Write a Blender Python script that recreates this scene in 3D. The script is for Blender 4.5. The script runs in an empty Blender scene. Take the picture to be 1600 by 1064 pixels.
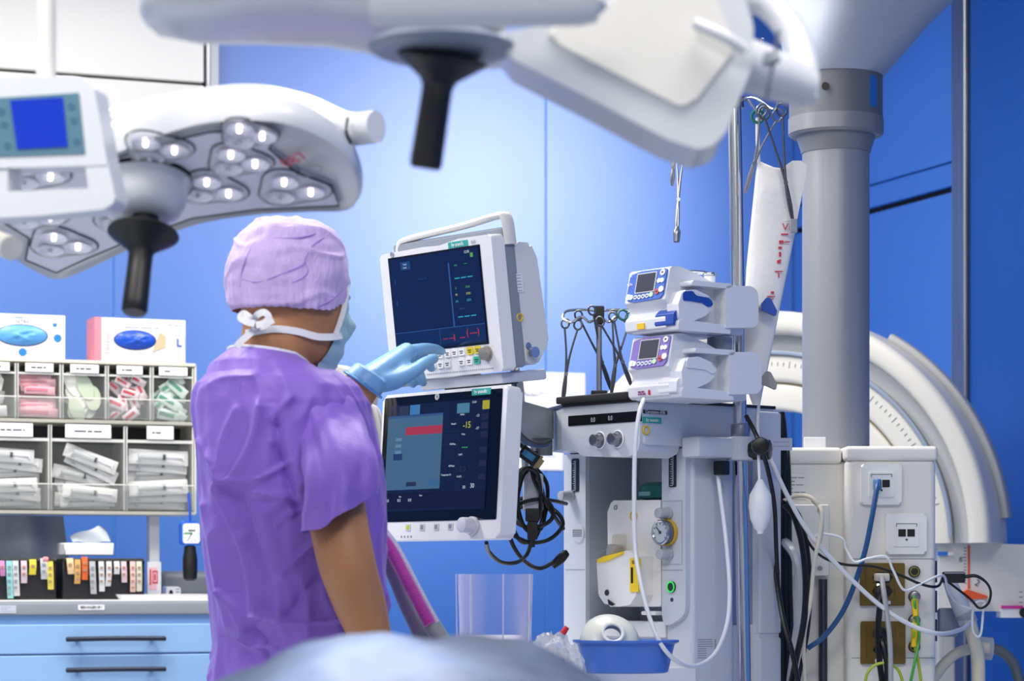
import bpy, bmesh, math, random
from mathutils import Vector, Matrix, Euler, noise
random.seed(7)
scene = bpy.context.scene
COL = scene.collection
PI = math.pi
# ---------------------------------------------------------------- camera
F, CX, HY, CZ = 4000.0, 800.0, 900.0, 1.15      # focal length in pixels of the 1600 wide frame, principal column, eye level row, eye height
cam_data = bpy.data.cameras.new('camera')
cam = bpy.data.objects.new('camera', cam_data); COL.objects.link(cam)
cam.location = (0, 0, CZ); cam.rotation_euler = (PI/2, 0, 0)
cam_data.sensor_width = 36.0; cam_data.lens = F/1600*36.0
cam_data.shift_y = (HY-532)/1600
cam_data.clip_start = 0.05
cam_data.dof.use_dof = True; cam_data.dof.focus_distance = 4.9; cam_data.dof.aperture_fstop = 5.0
scene.camera = cam
# ---------------------------------------------------------------- world, lights, exposure
world = bpy.data.worlds.new('world'); scene.world = world; world.use_nodes = True
world.node_tree.nodes['Background'].inputs[0].default_value = (0.85, 0.92, 1.0, 1)
world.node_tree.nodes['Background'].inputs[1].default_value = 0.35
scene.view_settings.view_transform = 'Standard'; scene.view_settings.look = 'None'
scene.view_settings.exposure = 0.0; scene.view_settings.gamma = 1.0
scene.view_settings.use_curve_mapping = False
def area(name, loc, size, power, color=(1, 1, 1), rot=(0, 0, 0), size_y=None):
    d = bpy.data.lights.new(name, 'AREA'); d.energy = power; d.color = color
    d.shape = 'RECTANGLE'; d.size = size; d.size_y = size_y or size
    o = bpy.data.objects.new(name, d); COL.objects.link(o)
    o.location = loc; o.rotation_euler = rot
    return o
def spot(name, loc, target, power, angle, blend=0.5, radius=0.15, color=(1, 1, 1)):
    d = bpy.data.lights.new(name, 'SPOT'); d.energy = power; d.color = color
    d.spot_size = math.radians(angle); d.spot_blend = blend; d.shadow_soft_size = radius
    o = bpy.data.objects.new(name, d); COL.objects.link(o); o.location = loc
    o.rotation_euler = (Vector(target)-Vector(loc)).to_track_quat('-Z', 'Y').to_euler()
    return o
CEIL = 3.05
CEILING_LIGHTS = [(-1.3, 2.5, 46), (0.6, 2.3, 34), (-1.5, 5.0, 60), (0.1, 5.3, 40), (-0.4, 0.5, 40)]
for (lx, ly, lp) in CEILING_LIGHTS:
    area('ceiling_panel_light', (lx, ly, CEIL-0.04), 1.15, lp, (1.0, 0.955, 0.88), (0, 0, 0.371), 0.55)
# spot added for the wall glow, and the theatre lamp beam on the patient
ADDED_SPOT = Vector((1.38, 5.4, 2.58))
spot('added_wall_spot', ADDED_SPOT, (-0.05, 7.25, 2.15), 200, 50, 1.0, 0.2, (1.0, 0.97, 0.92))
spot('field_lamp_beam', (-0.2, 2.78, 1.69), (-0.14, 2.60, 1.05), 75, 26, 1.0, 0.04, (1.0, 0.97, 0.92))
# ---------------------------------------------------------------- pixel helpers
CAMV = Vector((0, 0, CZ))
def P(px, py, Y):                       # where a pixel of the photograph lies at distance Y
    return Vector(((px-CX)*Y/F, Y, CZ+(HY-py)*Y/F))
class Fr:                               # a local frame: x along a thing's face, y into its depth, z up
    def __init__(s, loc, rz=0.0, rx=0.0, ry=0.0):
        s.loc = Vector(loc); s.eul = Euler((math.radians(rx), math.radians(ry), math.radians(rz)), 'XYZ')
        s.m = Matrix.Translation(s.loc) @ s.eul.to_matrix().to_4x4(); s.i = s.m.inverted()
    def hit(s, px, py, x=None, y=None, z=None):
        o = s.i @ CAMV; d = s.i.to_3x3() @ Vector((px-CX, F, HY-py))
        k, v = (0, x) if x is not None else (1, y) if y is not None else (2, z)
        return o + d*((v-o[k])/d[k])
    def f(s, px, py, y=0.0): return s.hit(px, py, y=y)
    def s_(s, px, py, x=0.0): return s.hit(px, py, x=x)
    def t(s, px, py, z=0.0): return s.hit(px, py, z=z)
    def w(s, v): return s.i @ Vector(v)
# ---------------------------------------------------------------- materials
def lin(c):
    if isinstance(c, str):
        c = [int(c[i:i+2], 16)/255 for i in (0, 2, 4)]
        c = [x/12.92 if x <= .04045 else ((x+.055)/1.055)**2.4 for x in c]
    return (c[0], c[1], c[2], 1.0)
MATS = {}
def mat(name, c='cccccc', rough=.45, metal=0.0, var=0.04, scale=9.0, bump=0.0, bscale=60.0, emit=None, es=0.0,
        spec=.5, coat=0.0, sheen=0.0, stretch=None, ior=1.5):
    if name in MATS: return MATS[name]
    m = bpy.data.materials.new(name); m.use_nodes = True; MATS[name] = m
    nt = m.node_tree; b = nt.nodes['Principled BSDF']; c = lin(c)
    b.inputs['Roughness'].default_value = rough; b.inputs['Metallic'].default_value = metal
    b.inputs['IOR'].default_value = ior; b.inputs['Specular IOR Level'].default_value = spec; b.inputs['Coat Weight'].default_value = coat
    b.inputs['Sheen Weight'].default_value = sheen
    tc = nt.nodes.new('ShaderNodeTexCoord'); mp = nt.nodes.new('ShaderNodeMapping')
    nt.links.new(tc.outputs['Object'], mp.inputs[0])
    if stretch: mp.inputs['Scale'].default_value = stretch
    n = nt.nodes.new('ShaderNodeTexNoise'); n.inputs['Scale'].default_value = scale; n.inputs['Detail'].default_value = 3
    nt.links.new(mp.outputs[0], n.inputs['Vector'])
    mx = nt.nodes.new('ShaderNodeMix'); mx.data_type = 'RGBA'
    mx.inputs[6].default_value = [min(1, v*(1-var)) for v in c[:3]]+[1]
    mx.inputs[7].default_value = [min(1, v*(1+var)) for v in c[:3]]+[1]
    nt.links.new(n.outputs[0], mx.inputs[0]); nt.links.new(mx.outputs[2], b.inputs['Base Color'])
    if bump:
        n2 = nt.nodes.new('ShaderNodeTexNoise'); n2.inputs['Scale'].default_value = bscale; n2.inputs['Detail'].default_value = 4
        nt.links.new(mp.outputs[0], n2.inputs['Vector'])
        bp = nt.nodes.new('ShaderNodeBump'); bp.inputs['Strength'].default_value = bump; bp.inputs['Distance'].default_value = .01
        nt.links.new(n2.outputs[0], bp.inputs['Height']); nt.links.new(bp.outputs[0], b.inputs['Normal'])
    if emit:
        b.inputs['Emission Color'].default_value = lin(emit); b.inputs['Emission Strength'].default_value = es
    return m
def clear_mat(name, c='ffffff', op=.12, rough=.06, edge=.55):       # clear plastic: see-through, whiter and shinier where it is seen edge on
    if name in MATS: return MATS[name]
    m = bpy.data.materials.new(name); m.use_nodes = True; MATS[name] = m
    nt = m.node_tree; out = nt.nodes['Material Output']; b = nt.nodes['Principled BSDF']
    b.inputs['Base Color'].default_value = lin(c); b.inputs['Roughness'].default_value = rough
    tr = nt.nodes.new('ShaderNodeBsdfTransparent'); mx = nt.nodes.new('ShaderNodeMixShader')
    lw = nt.nodes.new('ShaderNodeLayerWeight'); lw.inputs[0].default_value = .35
    mr = nt.nodes.new('ShaderNodeMapRange'); mr.inputs[3].default_value = op; mr.inputs[4].default_value = edge
    nt.links.new(lw.outputs['Facing'], mr.inputs[0]); nt.links.new(mr.outputs[0], mx.inputs[0])
    nt.links.new(tr.outputs[0], mx.inputs[1]); nt.links.new(b.outputs[0], mx.inputs[2])
    nt.links.new(mx.outputs[0], out.inputs[0])
    return m
def W_(): return mat('white_plastic', 'e9eaee', .35, var=.02)
def WG(): return mat('light_grey_plastic', 'c9ced8', .4, var=.02)
def BK(): return mat('black_plastic', '0c0c0e', .35)
def BKR(): return mat('black_rubber', '0a0a0b', .5)
def CHR(): return mat('chrome_steel', 'c9c9cc', .18, 1.0)
def STL(): return mat('brushed_steel', '9b9ba0', .32, 1.0)
def GRY(): return mat('grey_plastic', '8f97a3', .45)
def TXT(): return mat('dark_print', '2c2f36', .6)
def TEAL(): return mat('teal_sticker', '2fa79c', .45)
def WSTK(): return mat('white_print', 'f4f4f6', .5)
def PAPER(): return mat('white_paper', 'eeeff2', .8, var=.02)
# ---------------------------------------------------------------- mesh builder
def cr(pts, n=8, closed=False):         # Catmull-Rom through points
    pts = [Vector(p) for p in pts]
    if n <= 1 or len(pts) < 3: return pts
    out = []; N = len(pts)
    for i in range(N if closed else N-1):
        p0 = pts[(i-1) % N] if closed or i > 0 else pts[0]*2-pts[1]
        p1 = pts[i]; p2 = pts[(i+1) % N]
        p3 = pts[(i+2) % N] if closed or i+2 < N else pts[-1]*2-pts[-2]
        for k in range(n):
            t = k/n
            out.append(.5*((2*p1)+(p2-p0)*t+(2*p0-5*p1+4*p2-p3)*t*t+(3*p1-p0-3*p2+p3)*t**3))
    if not closed: out.append(pts[-1])
    return out
def rnd(pts, r, n=4):                   # 2D polygon with rounded corners; r a number or one per corner
    out = []; N = len(pts)
    for i in range(N):
        a, b, c = (Vector(pts[(i+k) % N][:2]) for k in (-1, 0, 1))
        rr = r[i] if isinstance(r, (list, tuple)) else r
        u, v = a-b, c-b
        lu, lv = u.length, v.length
        if rr <= 0 or lu < 1e-9 or lv < 1e-9: out.append(b); continue
        u /= lu; v /= lv
        ang = math.acos(max(-1, min(1, u.dot(v))))
        if ang > 3.0: out.append(b); continue
        d = min(rr/math.tan(ang/2), lu*.49, lv*.49)
        p, q = b+u*d, b+v*d
        for k in range(n+1):
            t = k/n
            out.append(p*(1-t)**2+b*2*t*(1-t)+q*t*t)
    return out
def rect(x0, x1, z0, z1, r=0, n=4): return rnd([(x0, z0), (x1, z0), (x1, z1), (x0, z1)], r, n) if r else [Vector(q) for q in ((x0, z0), (x1, z0), (x1, z1), (x0, z1))]
def circ(x, z, r, n=20, rz=None): return [Vector((x+r*math.cos(2*PI*k/n), z+(rz or r)*math.sin(2*PI*k/n))) for k in range(n)]
class B:
    def __init__(s): s.bm = bmesh.new(); s.bev = False
    def add(s, vs, fs, M=None):
        M = M or Matrix()
        v = [s.bm.verts.new(M @ Vector(p)) for p in vs]
        r = []
        for f in fs:
            try: r.append(s.bm.faces.new([v[i] for i in f]))
            except ValueError: pass
        return v, r
    def box(s, x0, x1, y0, y1, z0, z1, bev=0, seg=2, M=None):
        v, f = s.add([(x, y, z) for x in (x0, x1) for y in (y0, y1) for z in (z0, z1)],
                     [(0, 1, 3, 2), (4, 6, 7, 5), (0, 4, 5, 1), (2, 3, 7, 6), (0, 2, 6, 4), (1, 5, 7, 3)], M)
        if bev:
            s.bev = True; e = list({e for q in f for e in q.edges})
            bmesh.ops.bevel(s.bm, geom=e, offset=bev, segments=seg, profile=.5, affect='EDGES', clamp_overlap=True)
        return s
    def prism(s, pts, a, b, axis='y', bev=0, seg=2, M=None, taper=1.0, both=True):
        """outline pts in the two other axes, extruded along axis from a to b; front cap is a"""
        n = len(pts)
        cxx = sum(p[0] for p in pts)/n; cyy = sum(p[1] for p in pts)/n
        def put(p, d, k=1.0):
            u, w = cxx+(p[0]-cxx)*k, cyy+(p[1]-cyy)*k
            return (u, d, w) if axis == 'y' else (d, u, w) if axis == 'x' else (u, w, d)
        vs = [put(p, a) for p in pts]+[put(p, b, taper) for p in pts]
        v, f = s.add(vs, [tuple(range(n)), tuple(range(2*n-1, n-1, -1))]+[(i, i+n, (i+1) % n+n, (i+1) % n) for i in range(n)], M)
        if bev:
            s.bev = True; e = set(f[0].edges)
            if both: e |= set(f[1].edges)
            bmesh.ops.bevel(s.bm, geom=list(e), offset=bev, segments=seg, profile=.5, affect='EDGES', clamp_overlap=True)
        return s
    def tube(s, pts, r, n=8, sm=6, closed=False, caps=True):
        p = cr(pts, sm, closed); N = len(p)
        if isinstance(r, (list, tuple)):
            m = len(r)-1; rr = []
            for i in range(N):
                t = i/(N-1)*m; k = min(int(t), m-1); rr.append(r[k]*(1-t+k)+r[k+1]*(t-k))
        else: rr = [r]*N
        tang = []
        for i in range(N):
            a = p[(i-1) % N] if closed else p[max(i-1, 0)]; b = p[(i+1) % N] if closed else p[min(i+1, N-1)]
            d = b-a; tang.append(d.normalized() if d.length > 1e-9 else Vector((0, 0, 1)))
        u = tang[0].orthogonal().normalized(); vs = []
        for i in range(N):
            u = (u-tang[i]*u.dot(tang[i])); u = u.normalized() if u.length > 1e-6 else tang[i].orthogonal().normalized()
            w = tang[i].cross(u)
            for k in range(n):
                a = 2*PI*k/n; vs.append(p[i]+(u*math.cos(a)+w*math.sin(a))*rr[i])
        fs = [(i*n+k, i*n+(k+1) % n, ((i+1) % N)*n+(k+1) % n, ((i+1) % N)*n+k) for i in range(N if closed else N-1) for k in range(n)]
        if caps and not closed: fs += [tuple(range(n-1, -1, -1)), tuple(range((N-1)*n, N*n))]
        s.add(vs, fs); return s
    def cyl(s, a, b, r0, r1=None, n=20, bev=0):
        a, b = Vector(a), Vector(b); r1 = r0 if r1 is None else r1
        if bev:
            d = (b-a).normalized()
            return s.tube([a, a+d*bev*.3, a+d*bev, b-d*bev, b-d*bev*.3, b], [max(r0-bev, 1e-4), r0-bev*.3, r0, r1, r1-bev*.3, max(r1-bev, 1e-4)], n, 1)
        return s.tube([a, b], [r0, r1], n, 1)
    def lathe(s, prof, n=24, M=None, cap=True):     # prof: (radius, height)
        vs = []; m = len(prof)
        for r, h in prof:
            for k in range(n): a = 2*PI*k/n; vs.append((r*math.cos(a), r*math.sin(a), h))
        fs = [(i*n+k, i*n+(k+1) % n, (i+1)*n+(k+1) % n, (i+1)*n+k) for i in range(m-1) for k in range(n)]
        if cap: fs += [tuple(range(n-1, -1, -1)), tuple(range((m-1)*n, m*n))]
        s.add(vs, fs, M); return s
    def ell(s, c, rx, ry, rz, nu=20, nv=12, M=None):
        prof = []
        vs = [(c[0], c[1], c[2]-rz)]
        for j in range(1, nv):
            t = PI*j/nv-PI/2
            for k in range(nu):
                a = 2*PI*k/nu; vs.append((c[0]+rx*math.cos(t)*math.cos(a), c[1]+ry*math.cos(t)*math.sin(a), c[2]+rz*math.sin(t)))
        vs.append((c[0], c[1], c[2]+rz)); fs = []
        for j in range(nv-2):
            for k in range(nu): fs.append((1+j*nu+k, 1+j*nu+(k+1) % nu, 1+(j+1)*nu+(k+1) % nu, 1+(j+1)*nu+k))
        L = len(vs)-1
        for k in range(nu):
            fs.append((0, 1+(k+1) % nu, 1+k)); fs.append((L, 1+(nv-2)*nu+k, 1+(nv-2)*nu+(k+1) % nu))
        s.add(vs, fs, M); return s
    def loft(s, rings, caps=True, closed=True, M=None):
        n = len(rings[0]); vs = [p for r in rings for p in r]
        K = n if closed else n-1
        fs = [(i*n+k, i*n+(k+1) % n, (i+1)*n+(k+1) % n, (i+1)*n+k) for i in range(len(rings)-1) for k in range(K)]
        if caps: fs += [tuple(range(n-1, -1, -1)), tuple(range((len(rings)-1)*n, len(rings)*n))]
        s.add(vs, fs, M); return s
    def torus(s, c, R, r, M=None, n=28, m=8, rx=None):
        c = Vector(c); MM = M or Matrix()
        return s.tube([MM @ (c+Vector((R*math.cos(2*PI*k/n), 0, (rx or R)*math.sin(2*PI*k/n)))) for k in range(n)], r, m, 1, True)
    def grid(s, fn, nu, nv, thick=0):
        vs = [fn(i/nu, j/nv) for j in range(nv+1) for i in range(nu+1)]
        fs = [(j*(nu+1)+i, j*(nu+1)+i+1, (j+1)*(nu+1)+i+1, (j+1)*(nu+1)+i) for j in range(nv) for i in range(nu)]
        s.add(vs, fs)
        return s
    def mesh(s, ang=40, flat=False):
        bmesh.ops.recalc_face_normals(s.bm, faces=s.bm.faces)
        me = bpy.data.meshes.new('m'); s.bm.to_mesh(me); s.bm.free()
        if not flat:
            me.polygons.foreach_set('use_smooth', [True]*len(me.polygons)); me.set_sharp_from_angle(angle=math.radians(ang))
        return me
    def obj(s, name, m, parent=None, ang=40, flat=False, label=None):
        o = link(name, s.mesh(ang, flat), m, parent, label)
        if s.bev:
            w = o.modifiers.new('weighted_normal', 'WEIGHTED_NORMAL'); w.keep_sharp = True; w.weight = 100
        return o
def link(name, me, m, parent=None, label=None):
    if m is not None:
        me.materials.clear(); me.materials.append(m)
    me.name = name
    o = bpy.data.objects.new(name, me); COL.objects.link(o)
    if parent: o.parent = parent
    if label: o['label'] = label
    return o
def tag(o, label=None, cat=None, group=None, kind=None):
    if label: o['label'] = label
    if cat: o['category'] = cat
    if group: o['group'] = group
    if kind: o['kind'] = kind
    return o
def thing(name, fr, label, cat, group=None):
    o = bpy.data.objects.new(name, None); COL.objects.link(o); o.empty_display_size = .05
    if isinstance(fr, Fr): o.location = fr.loc; o.rotation_euler = fr.eul
    elif fr is not None: o.location = fr
    return tag(o, label, cat, group)
def structure(o): o['kind'] = 'structure'; return o
def copy_tree(o, parent=None):
    c = o.copy(); COL.objects.link(c); c.parent = parent
    for ch in o.children: copy_tree(ch, c)
    return c
TEXTS = []
def text(s, loc, size, m, parent, rot=(PI/2, 0, 0), align='CENTER', name='lettering', sx=1.0, ext=0.0002, bold=0):
    c = bpy.data.curves.new('t', 'FONT'); c.body = s; c.size = size; c.align_x = align; c.align_y = 'CENTER'; c.extrude = ext
    c.offset = bold; c.resolution_u = 2
    o = bpy.data.objects.new('tmp_text', c); COL.objects.link(o)
    TEXTS.append((o, name, m, parent, Matrix.Translation(Vector(loc)) @ Euler(rot).to_matrix().to_4x4() @ Matrix.Diagonal((sx, 1, 1, 1))))
def flush_text():
    bpy.context.view_layer.update(); dg = bpy.context.evaluated_depsgraph_get()
    for o, name, m, parent, M in TEXTS:
        me = bpy.data.meshes.new_from_object(o.evaluated_get(dg)); me.transform(M); link(name, me, m, parent)
    for o, *_ in TEXTS: bpy.data.objects.remove(o)
def lines(b, x0, x1, z0, z1, n, y, h=.0012, seed=1):     # rows of small print too fine to read, as raised bars
    r = random.Random(seed)
    for i in range(n):
        z = z1-(z1-z0)*(i+.5)/n; x = x0
        while x < x1-.002:
            w = r.uniform(.15, .45)*(x1-x0); e = min(x1, x+w)
            b.box(x, e, y-.0003, y, z-h/2, z+h/2); x = e+.06*(x1-x0)
            if r.random() < .25: break
    return b
RX = lambda a: Matrix.Rotation(a, 4, 'X')
RY = lambda a: Matrix.Rotation(a, 4, 'Y')
RZ = lambda a: Matrix.Rotation(a, 4, 'Z')
TR = lambda x, y, z: Matrix.Translation((x, y, z))
# ================================================================ the room
RF = Fr((0.836, 7.6, 0), 21.25)         # corner of long wall (y = 0) and side wall (x = 0)
room = None
M_WALL = mat('blue_lacquer', (.022, .17, .62), .47, var=.04, scale=1.5, spec=.9, ior=1.75, bump=.02, bscale=3)
M_WALLD = mat('deep_blue_lacquer', (.006, .085, .38), .4, var=.05, scale=2, spec=.5)
M_SEAM = mat('seam_blue', (.06, .26, .7), .5)
M_ENAMEL = mat('white_enamel', 'f1efe9', .28, var=.02, scale=2)
def rstruct(name, b, m, parent=None, **k):
    o = b.obj(name, m, parent, **k)
    if parent is None: o.location = RF.loc; o.rotation_euler = RF.eul; structure(o)
    return o
RX0, RY0 = -6.5, -8.6
rstruct('floor', B().box(RX0, .1, RY0, .1, -.1, 0), mat('grey_vinyl', 'dde1e4', .35, var=.06, scale=40))
rstruct('ceiling', B().box(RX0, .1, RY0, .1, CEIL, CEIL+.1), mat('ceiling_white', 'e6e8ea', .7))
rstruct('wall_left', B().box(RX0-.1, RX0, RY0, .1, 0, CEIL), mat('pale_wall', 'c6d0de', .6))
rstruct('wall_front', B().box(RX0, 0, RY0-.1, RY0, 0, CEIL), mat('pale_wall', 'c6d0de', .6))
wb = rstruct('wall_back', B().box(RX0, .1, .003, .1, 0, CEIL), M_SEAM)
s1 = RF.f(178, 500).x; s2 = RF.f(853, 500).x; sp = s2-s1
xs = [RX0, s1-3*sp, s1-2*sp, s1-sp, s1, s2, min(0, s2+sp)] + ([0] if s2+sp < -.05 else [])
xs = sorted({round(x, 4) for x in xs if x >= RX0})
for a, b_ in zip(xs, xs[1:]):
    B().box(a+.002, b_-.002, 0, .014, .1, CEIL, .0025, 2).obj('wall_panel', M_WALL, wb)
structure(rstruct('baseboard_back', B().box(RX0, 0, -.012, 0, 0, .1, .004, 1), mat('baseboard_grey', '6f7885', .5)))
# white enamelled panels high on the long wall
ex = RF.f(333, 100).x; ez = RF.f(240, 132).z; ez2 = RF.f(240, 240).z
wp = rstruct('trim_1', B().box(RX0+.6, ex, -.03, 0, ez2-.01, CEIL), mat('gap_black', '050505', .8))
xw = ex-.035
for i in range(4):
    x1 = xw-i*1.1; x0 = xw-(i+1)*1.1+.006
    if i == 0: x1 = xw-.004
    B().box(x0, x1, -.055, -.029, ez+.004, CEIL, .003, 1).obj('enamel_panel', M_ENAMEL, wp)
    B().box(x0, x1, -.055, -.029, ez2, ez-.004, .003, 1).obj('enamel_panel', M_ENAMEL, wp)
B().box(xw, xw+.012, -.06, -.01, ez2, CEIL, .002, 1).obj('edge_profile', STL(), wp)
B().box(xw+.012, ex+.002, -.057, -.01, ez2, CEIL, .002, 1).obj('edge_profile', mat('pale_grey_profile', 'c9ccd0', .4), wp)
# side wall: panels round a flush hatch, steel post, sliding door leaf
wr = rstruct('wall_right', B().box(.016, .1, RY0, .1, 0, CEIL), mat('gap_black', '050505', .8))
ya = RF.s_(1497, 200).y; yb = RF.s_(1490, 400).y; yc = RF.s_(1511, 400).y
zA0 = RF.s_(1360, 289).z; zA1 = RF.s_(1495, 251).z; zA = (zA0+zA1)/2
zH = (RF.s_(1360, 331).z+RF.s_(1490, 298).z)/2
def rp(y0, y1, z0, z1, m, name='wall_panel', x0=0.0, par=wr): return B().box(x0, .02, y0, y1, z0, z1, .003, 1).obj(name, m, par)
rp(ya+.002, -.001, zA+.002, CEIL, M_WALL)
rp(yc, ya-.002, zA+.002, CEIL, M_WALL)
rp(yc, -.001, zH+.012, zA-.002, M_WALL)
rp(yc, yb-.006, 0, zH+.014, M_WALL)
d1 = rstruct('door_1', B().box(-.001, .015, yb+.006, -.004, .12, zH-.004, .003, 1), M_WALL)
yd = RF.s_(1533, 400).y
t2 = rstruct('trim_2', B().box(-.05, .02, yd, yc, 0, CEIL, .008, 3), mat('post_steel', '8b8d92', .38, 1.0, stretch=(8, 8, .4), var=.25))
rstruct('door_2', B().box(-.035, .015, yd-1.6, yd, 0, CEIL-.2, .004, 1), M_WALLD)
rp(RY0, yd-1.6, 0, CEIL, M_WALL); rp(yd-1.6, yd, CEIL-.2, CEIL, M_WALL)
# ceiling luminaires
for i, (lx, ly, lp) in enumerate(CEILING_LIGHTS):
    b = B()
    for x0, x1, y0, y1 in ((-.62, -.58, -.32, .32), (.58, .62, -.32, .32), (-.58, .58, -.32, -.28), (-.58, .58, .28, .32)):
        b.box(x0, x1, y0, y1, -.05, 0, .004, 1)
    t = thing('ceiling_luminaire', (lx, ly, CEIL), 'flush rectangular ceiling light panel %s' % ('over the draped patient', 'over the infusion pole side', 'over the medication cart', 'over the long blue wall', 'behind the photographer')[i], 'ceiling light', 'ceiling light panels')
    t.rotation_euler = (0, 0, .371)
    b.obj('frame', W_(), t)
# ================================================================ anaesthesia machine
def em(name, c, s=1.0): return mat('glow_'+name, '030303', .3, emit=c, es=s, var=0, spec=.2)
class Screen:                            # flat picture on a display: rectangles and writing in fractions of its width and height
    def __init__(s, parent, x0, x1, z0, z1, y, base):
        s.p, s.x0, s.x1, s.z0, s.z1, s.y = parent, x0, x1, z0, z1, y
        s.o = B().prism(rect(x0, x1, z0, z1), y, y+.004).obj('screen', base, parent)
        s.acc = {}
    def X(s, u): return s.x0+(s.x1-s.x0)*u
    def Z(s, v): return s.z1-(s.z1-s.z0)*v
    def r(s, u0, u1, v0, v1, m, lift=0):
        s.acc.setdefault(m.name, (m, B()))[1].box(s.X(u0), s.X(u1), s.y-.0004-lift*.0003, s.y-.0001, s.Z(v1), s.Z(v0)); return s
    def t(s, txt, u, v, size, m, align='CENTER'):
        text(txt, (s.X(u), s.y-.0018, s.Z(v)), size*(s.z1-s.z0), m, s.o, align=align, name='screen_text', ext=.0001)
    def end(s):
        for m, b in s.acc.values(): b.obj('screen_graphic', m, s.o)
def sticker(parent, x0, x1, z0, z1, y, m, name='sticker', r=.001, yb=None):
    return B().prism(rect(x0, x1, z0, z1, r), y-.0008, (y if yb is None else yb)).obj(name, m, parent)
def knob(parent, c, r, d, m, name='knob', axis=(0, -1, 0), n=20):
    c = Vector(c); a = Vector(axis)
    b = B().cyl(c, c+a*d*.25, r*1.12, r*1.12, n, r*.05).cyl(c+a*d*.2, c+a*d, r, r*.92, n, r*.12)
    return b.obj(name, m, parent)
M_MACH = mat('machine_white', 'c6ccd8', .38, var=.02)
M_MACHG = mat('machine_grey', 'aab2bf', .45, var=.02)
MF = Fr((0.337, 4.9, 0), -50)
mach = thing('anaesthesia_machine', MF, 'pale grey anaesthesia machine with black strip display and round gauge under the pumps', 'medical machine')
zt = 1.479
def plan(z0, z1, pts, r, bev): return B().prism(rnd(pts, r, 5), z0, z1, 'z', bev, 2)
body = B()
body.box(-.363, -.295, .012, .24, .30, 1.40, .006)             # left pillar
body.box(-.075, 0, .012, .125, .30, 1.405, .008, 3)            # right pillar
body.box(-.30, -.07, .15, .24, .30, 1.40)                      # rear of the bay
body.box(-.36, -.003, .03, .2, .30, 1.055, .004)               # lower block
body.box(-.36, -.004, .06, .22, .20, .32, .01)
body.obj('body', M_MACH, mach)
plan(1.398, zt, [(0, -.12), (-.226, -.12), (-.33, -.065), (-.363, .02), (-.363, .24), (0, .24)], [.012, .02, .02, .02, .01, .01], .006).obj('console_top', M_MACH, mach)
fo = [MF.f(x, y, -.12) for x, y in ((880, 652), (880, 702), (902, 705), (913, 713), (985, 714), (999, 706), (1002, 690), (1003, 643))]
B().prism(rnd([(p.x, p.z) for p in fo], .004), -.124, -.02, 'y', .003).obj('console_front', M_MACH, mach)
for sx, z0 in ((-.361, 1.0), (-.073, 1.045)):                   # proud front plates of the pillars
    B().prism(rnd([(sx, z0), (sx+.066, z0+.03), (sx+.066, 1.395), (sx, 1.395)], [.02, .03, .002, .002]), 0, .02, 'y', .003).obj('pillar_front', M_MACH, mach)
B().box(-.30, -.07, .145, .152, 1.06, 1.39).obj('bay_back', M_MACHG, mach)
B().box(-.296, -.293, .01, .15, 1.06, 1.39).obj('bay_side', M_MACHG, mach)
plan(zt, zt+.006, [(.003, -.123), (-.226, -.123), (-.335, -.067), (-.366, .02), (-.366, .243), (.003, .243)], .012, 0).obj('top_edge', BK(), mach)
B().box(-.235, -.03, -.132, -.05, zt+.006, zt+.02, .003).obj('top_tray', mat('black_tray', '17181b', .5), mach)
a = MF.f(888, 651, -.125); b_ = MF.f(1000, 656, -.125); c_ = MF.f(1000, 640, -.125)
dsp = B().prism(rect(a.x, b_.x, MF.f(944, 662, -.125).z, MF.f(944, 646, -.125).z, .001), -.1255, -.12).obj('strip_display', mat('display_black', '08090b', .15), mach)
zm = MF.f(930, 656, -.126).z
text('0.0', (MF.f(927, 656, -.126).x, -.127, zm), .013, em('segment', 'c8d4e0', .5), dsp, sx=.8); text('0.0', (MF.f(954, 653, -.126).x, -.127, zm+.001), .013, em('segment', 'c8d4e0', .5), dsp, sx=.8)
for (kx, ky) in ((938, 688), (966, 686)):
    p = MF.f(kx, ky, -.124); k = knob(mach, p, .0125, .02, STL())
    B().torus((p.x, -.126, p.z), .016, .0015).obj('knob_ring', mat('ring_white', 'eef2ff', .3), k)
p = MF.f(955, 686, -.124); b = B()
for dz in (-.006, .006): b.add([(p.x-.004, -.1255, p.z+dz), (p.x, -.1255, p.z+dz-.005), (p.x+.004, -.1255, p.z+dz), (p.x, -.1255, p.z+dz+.005)], [(0, 1, 2, 3)])
b.obj('arrow_mark', TXT(), mach)
# side of the console: name plate, sticker, round seal
def sidetext(s, px, py, size, m, x=.0005, **k): v = MF.s_(px, py, x); text(s, (x+.0012, v.y, v.z), size, m, mach, rot=(PI/2, 0, PI/2), **k)
def sidebox(px0, py0, px1, py1, m, name, x=0.0, d=.001):
    a = MF.s_(px0, py0, x); b = MF.s_(px1, py1, x)
    return B().box(x-.001, x+d, min(a.y, b.y), max(a.y, b.y), min(a.z, b.z), max(a.z, b.z)).obj(name, m, mach)
sidebox(1005, 640, 1042, 648, BK(), 'name_plate'); sidetext('Carestation 650c', 1023.5, 644, .0088, WSTK(), sx=.85)
sidebox(1004, 651, 1033, 662, TEAL(), 'sticker'); sidetext('by anandic', 1019, 656.5, .009, WSTK(), sx=.85)
v = MF.s_(1009, 672); B().torus((0, 0, 0), .0075, .0018, TR(.001, v.y, v.z) @ RZ(PI/2)).obj('round_seal', mat('yellow_seal', 'd9b432', .5), mach)
v = MF.s_(1015, 687); B().cyl((-.02, v.y, 1.398), (-.02, v.y, 1.392), .008).obj('console_foot', BK(), mach)
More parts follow.
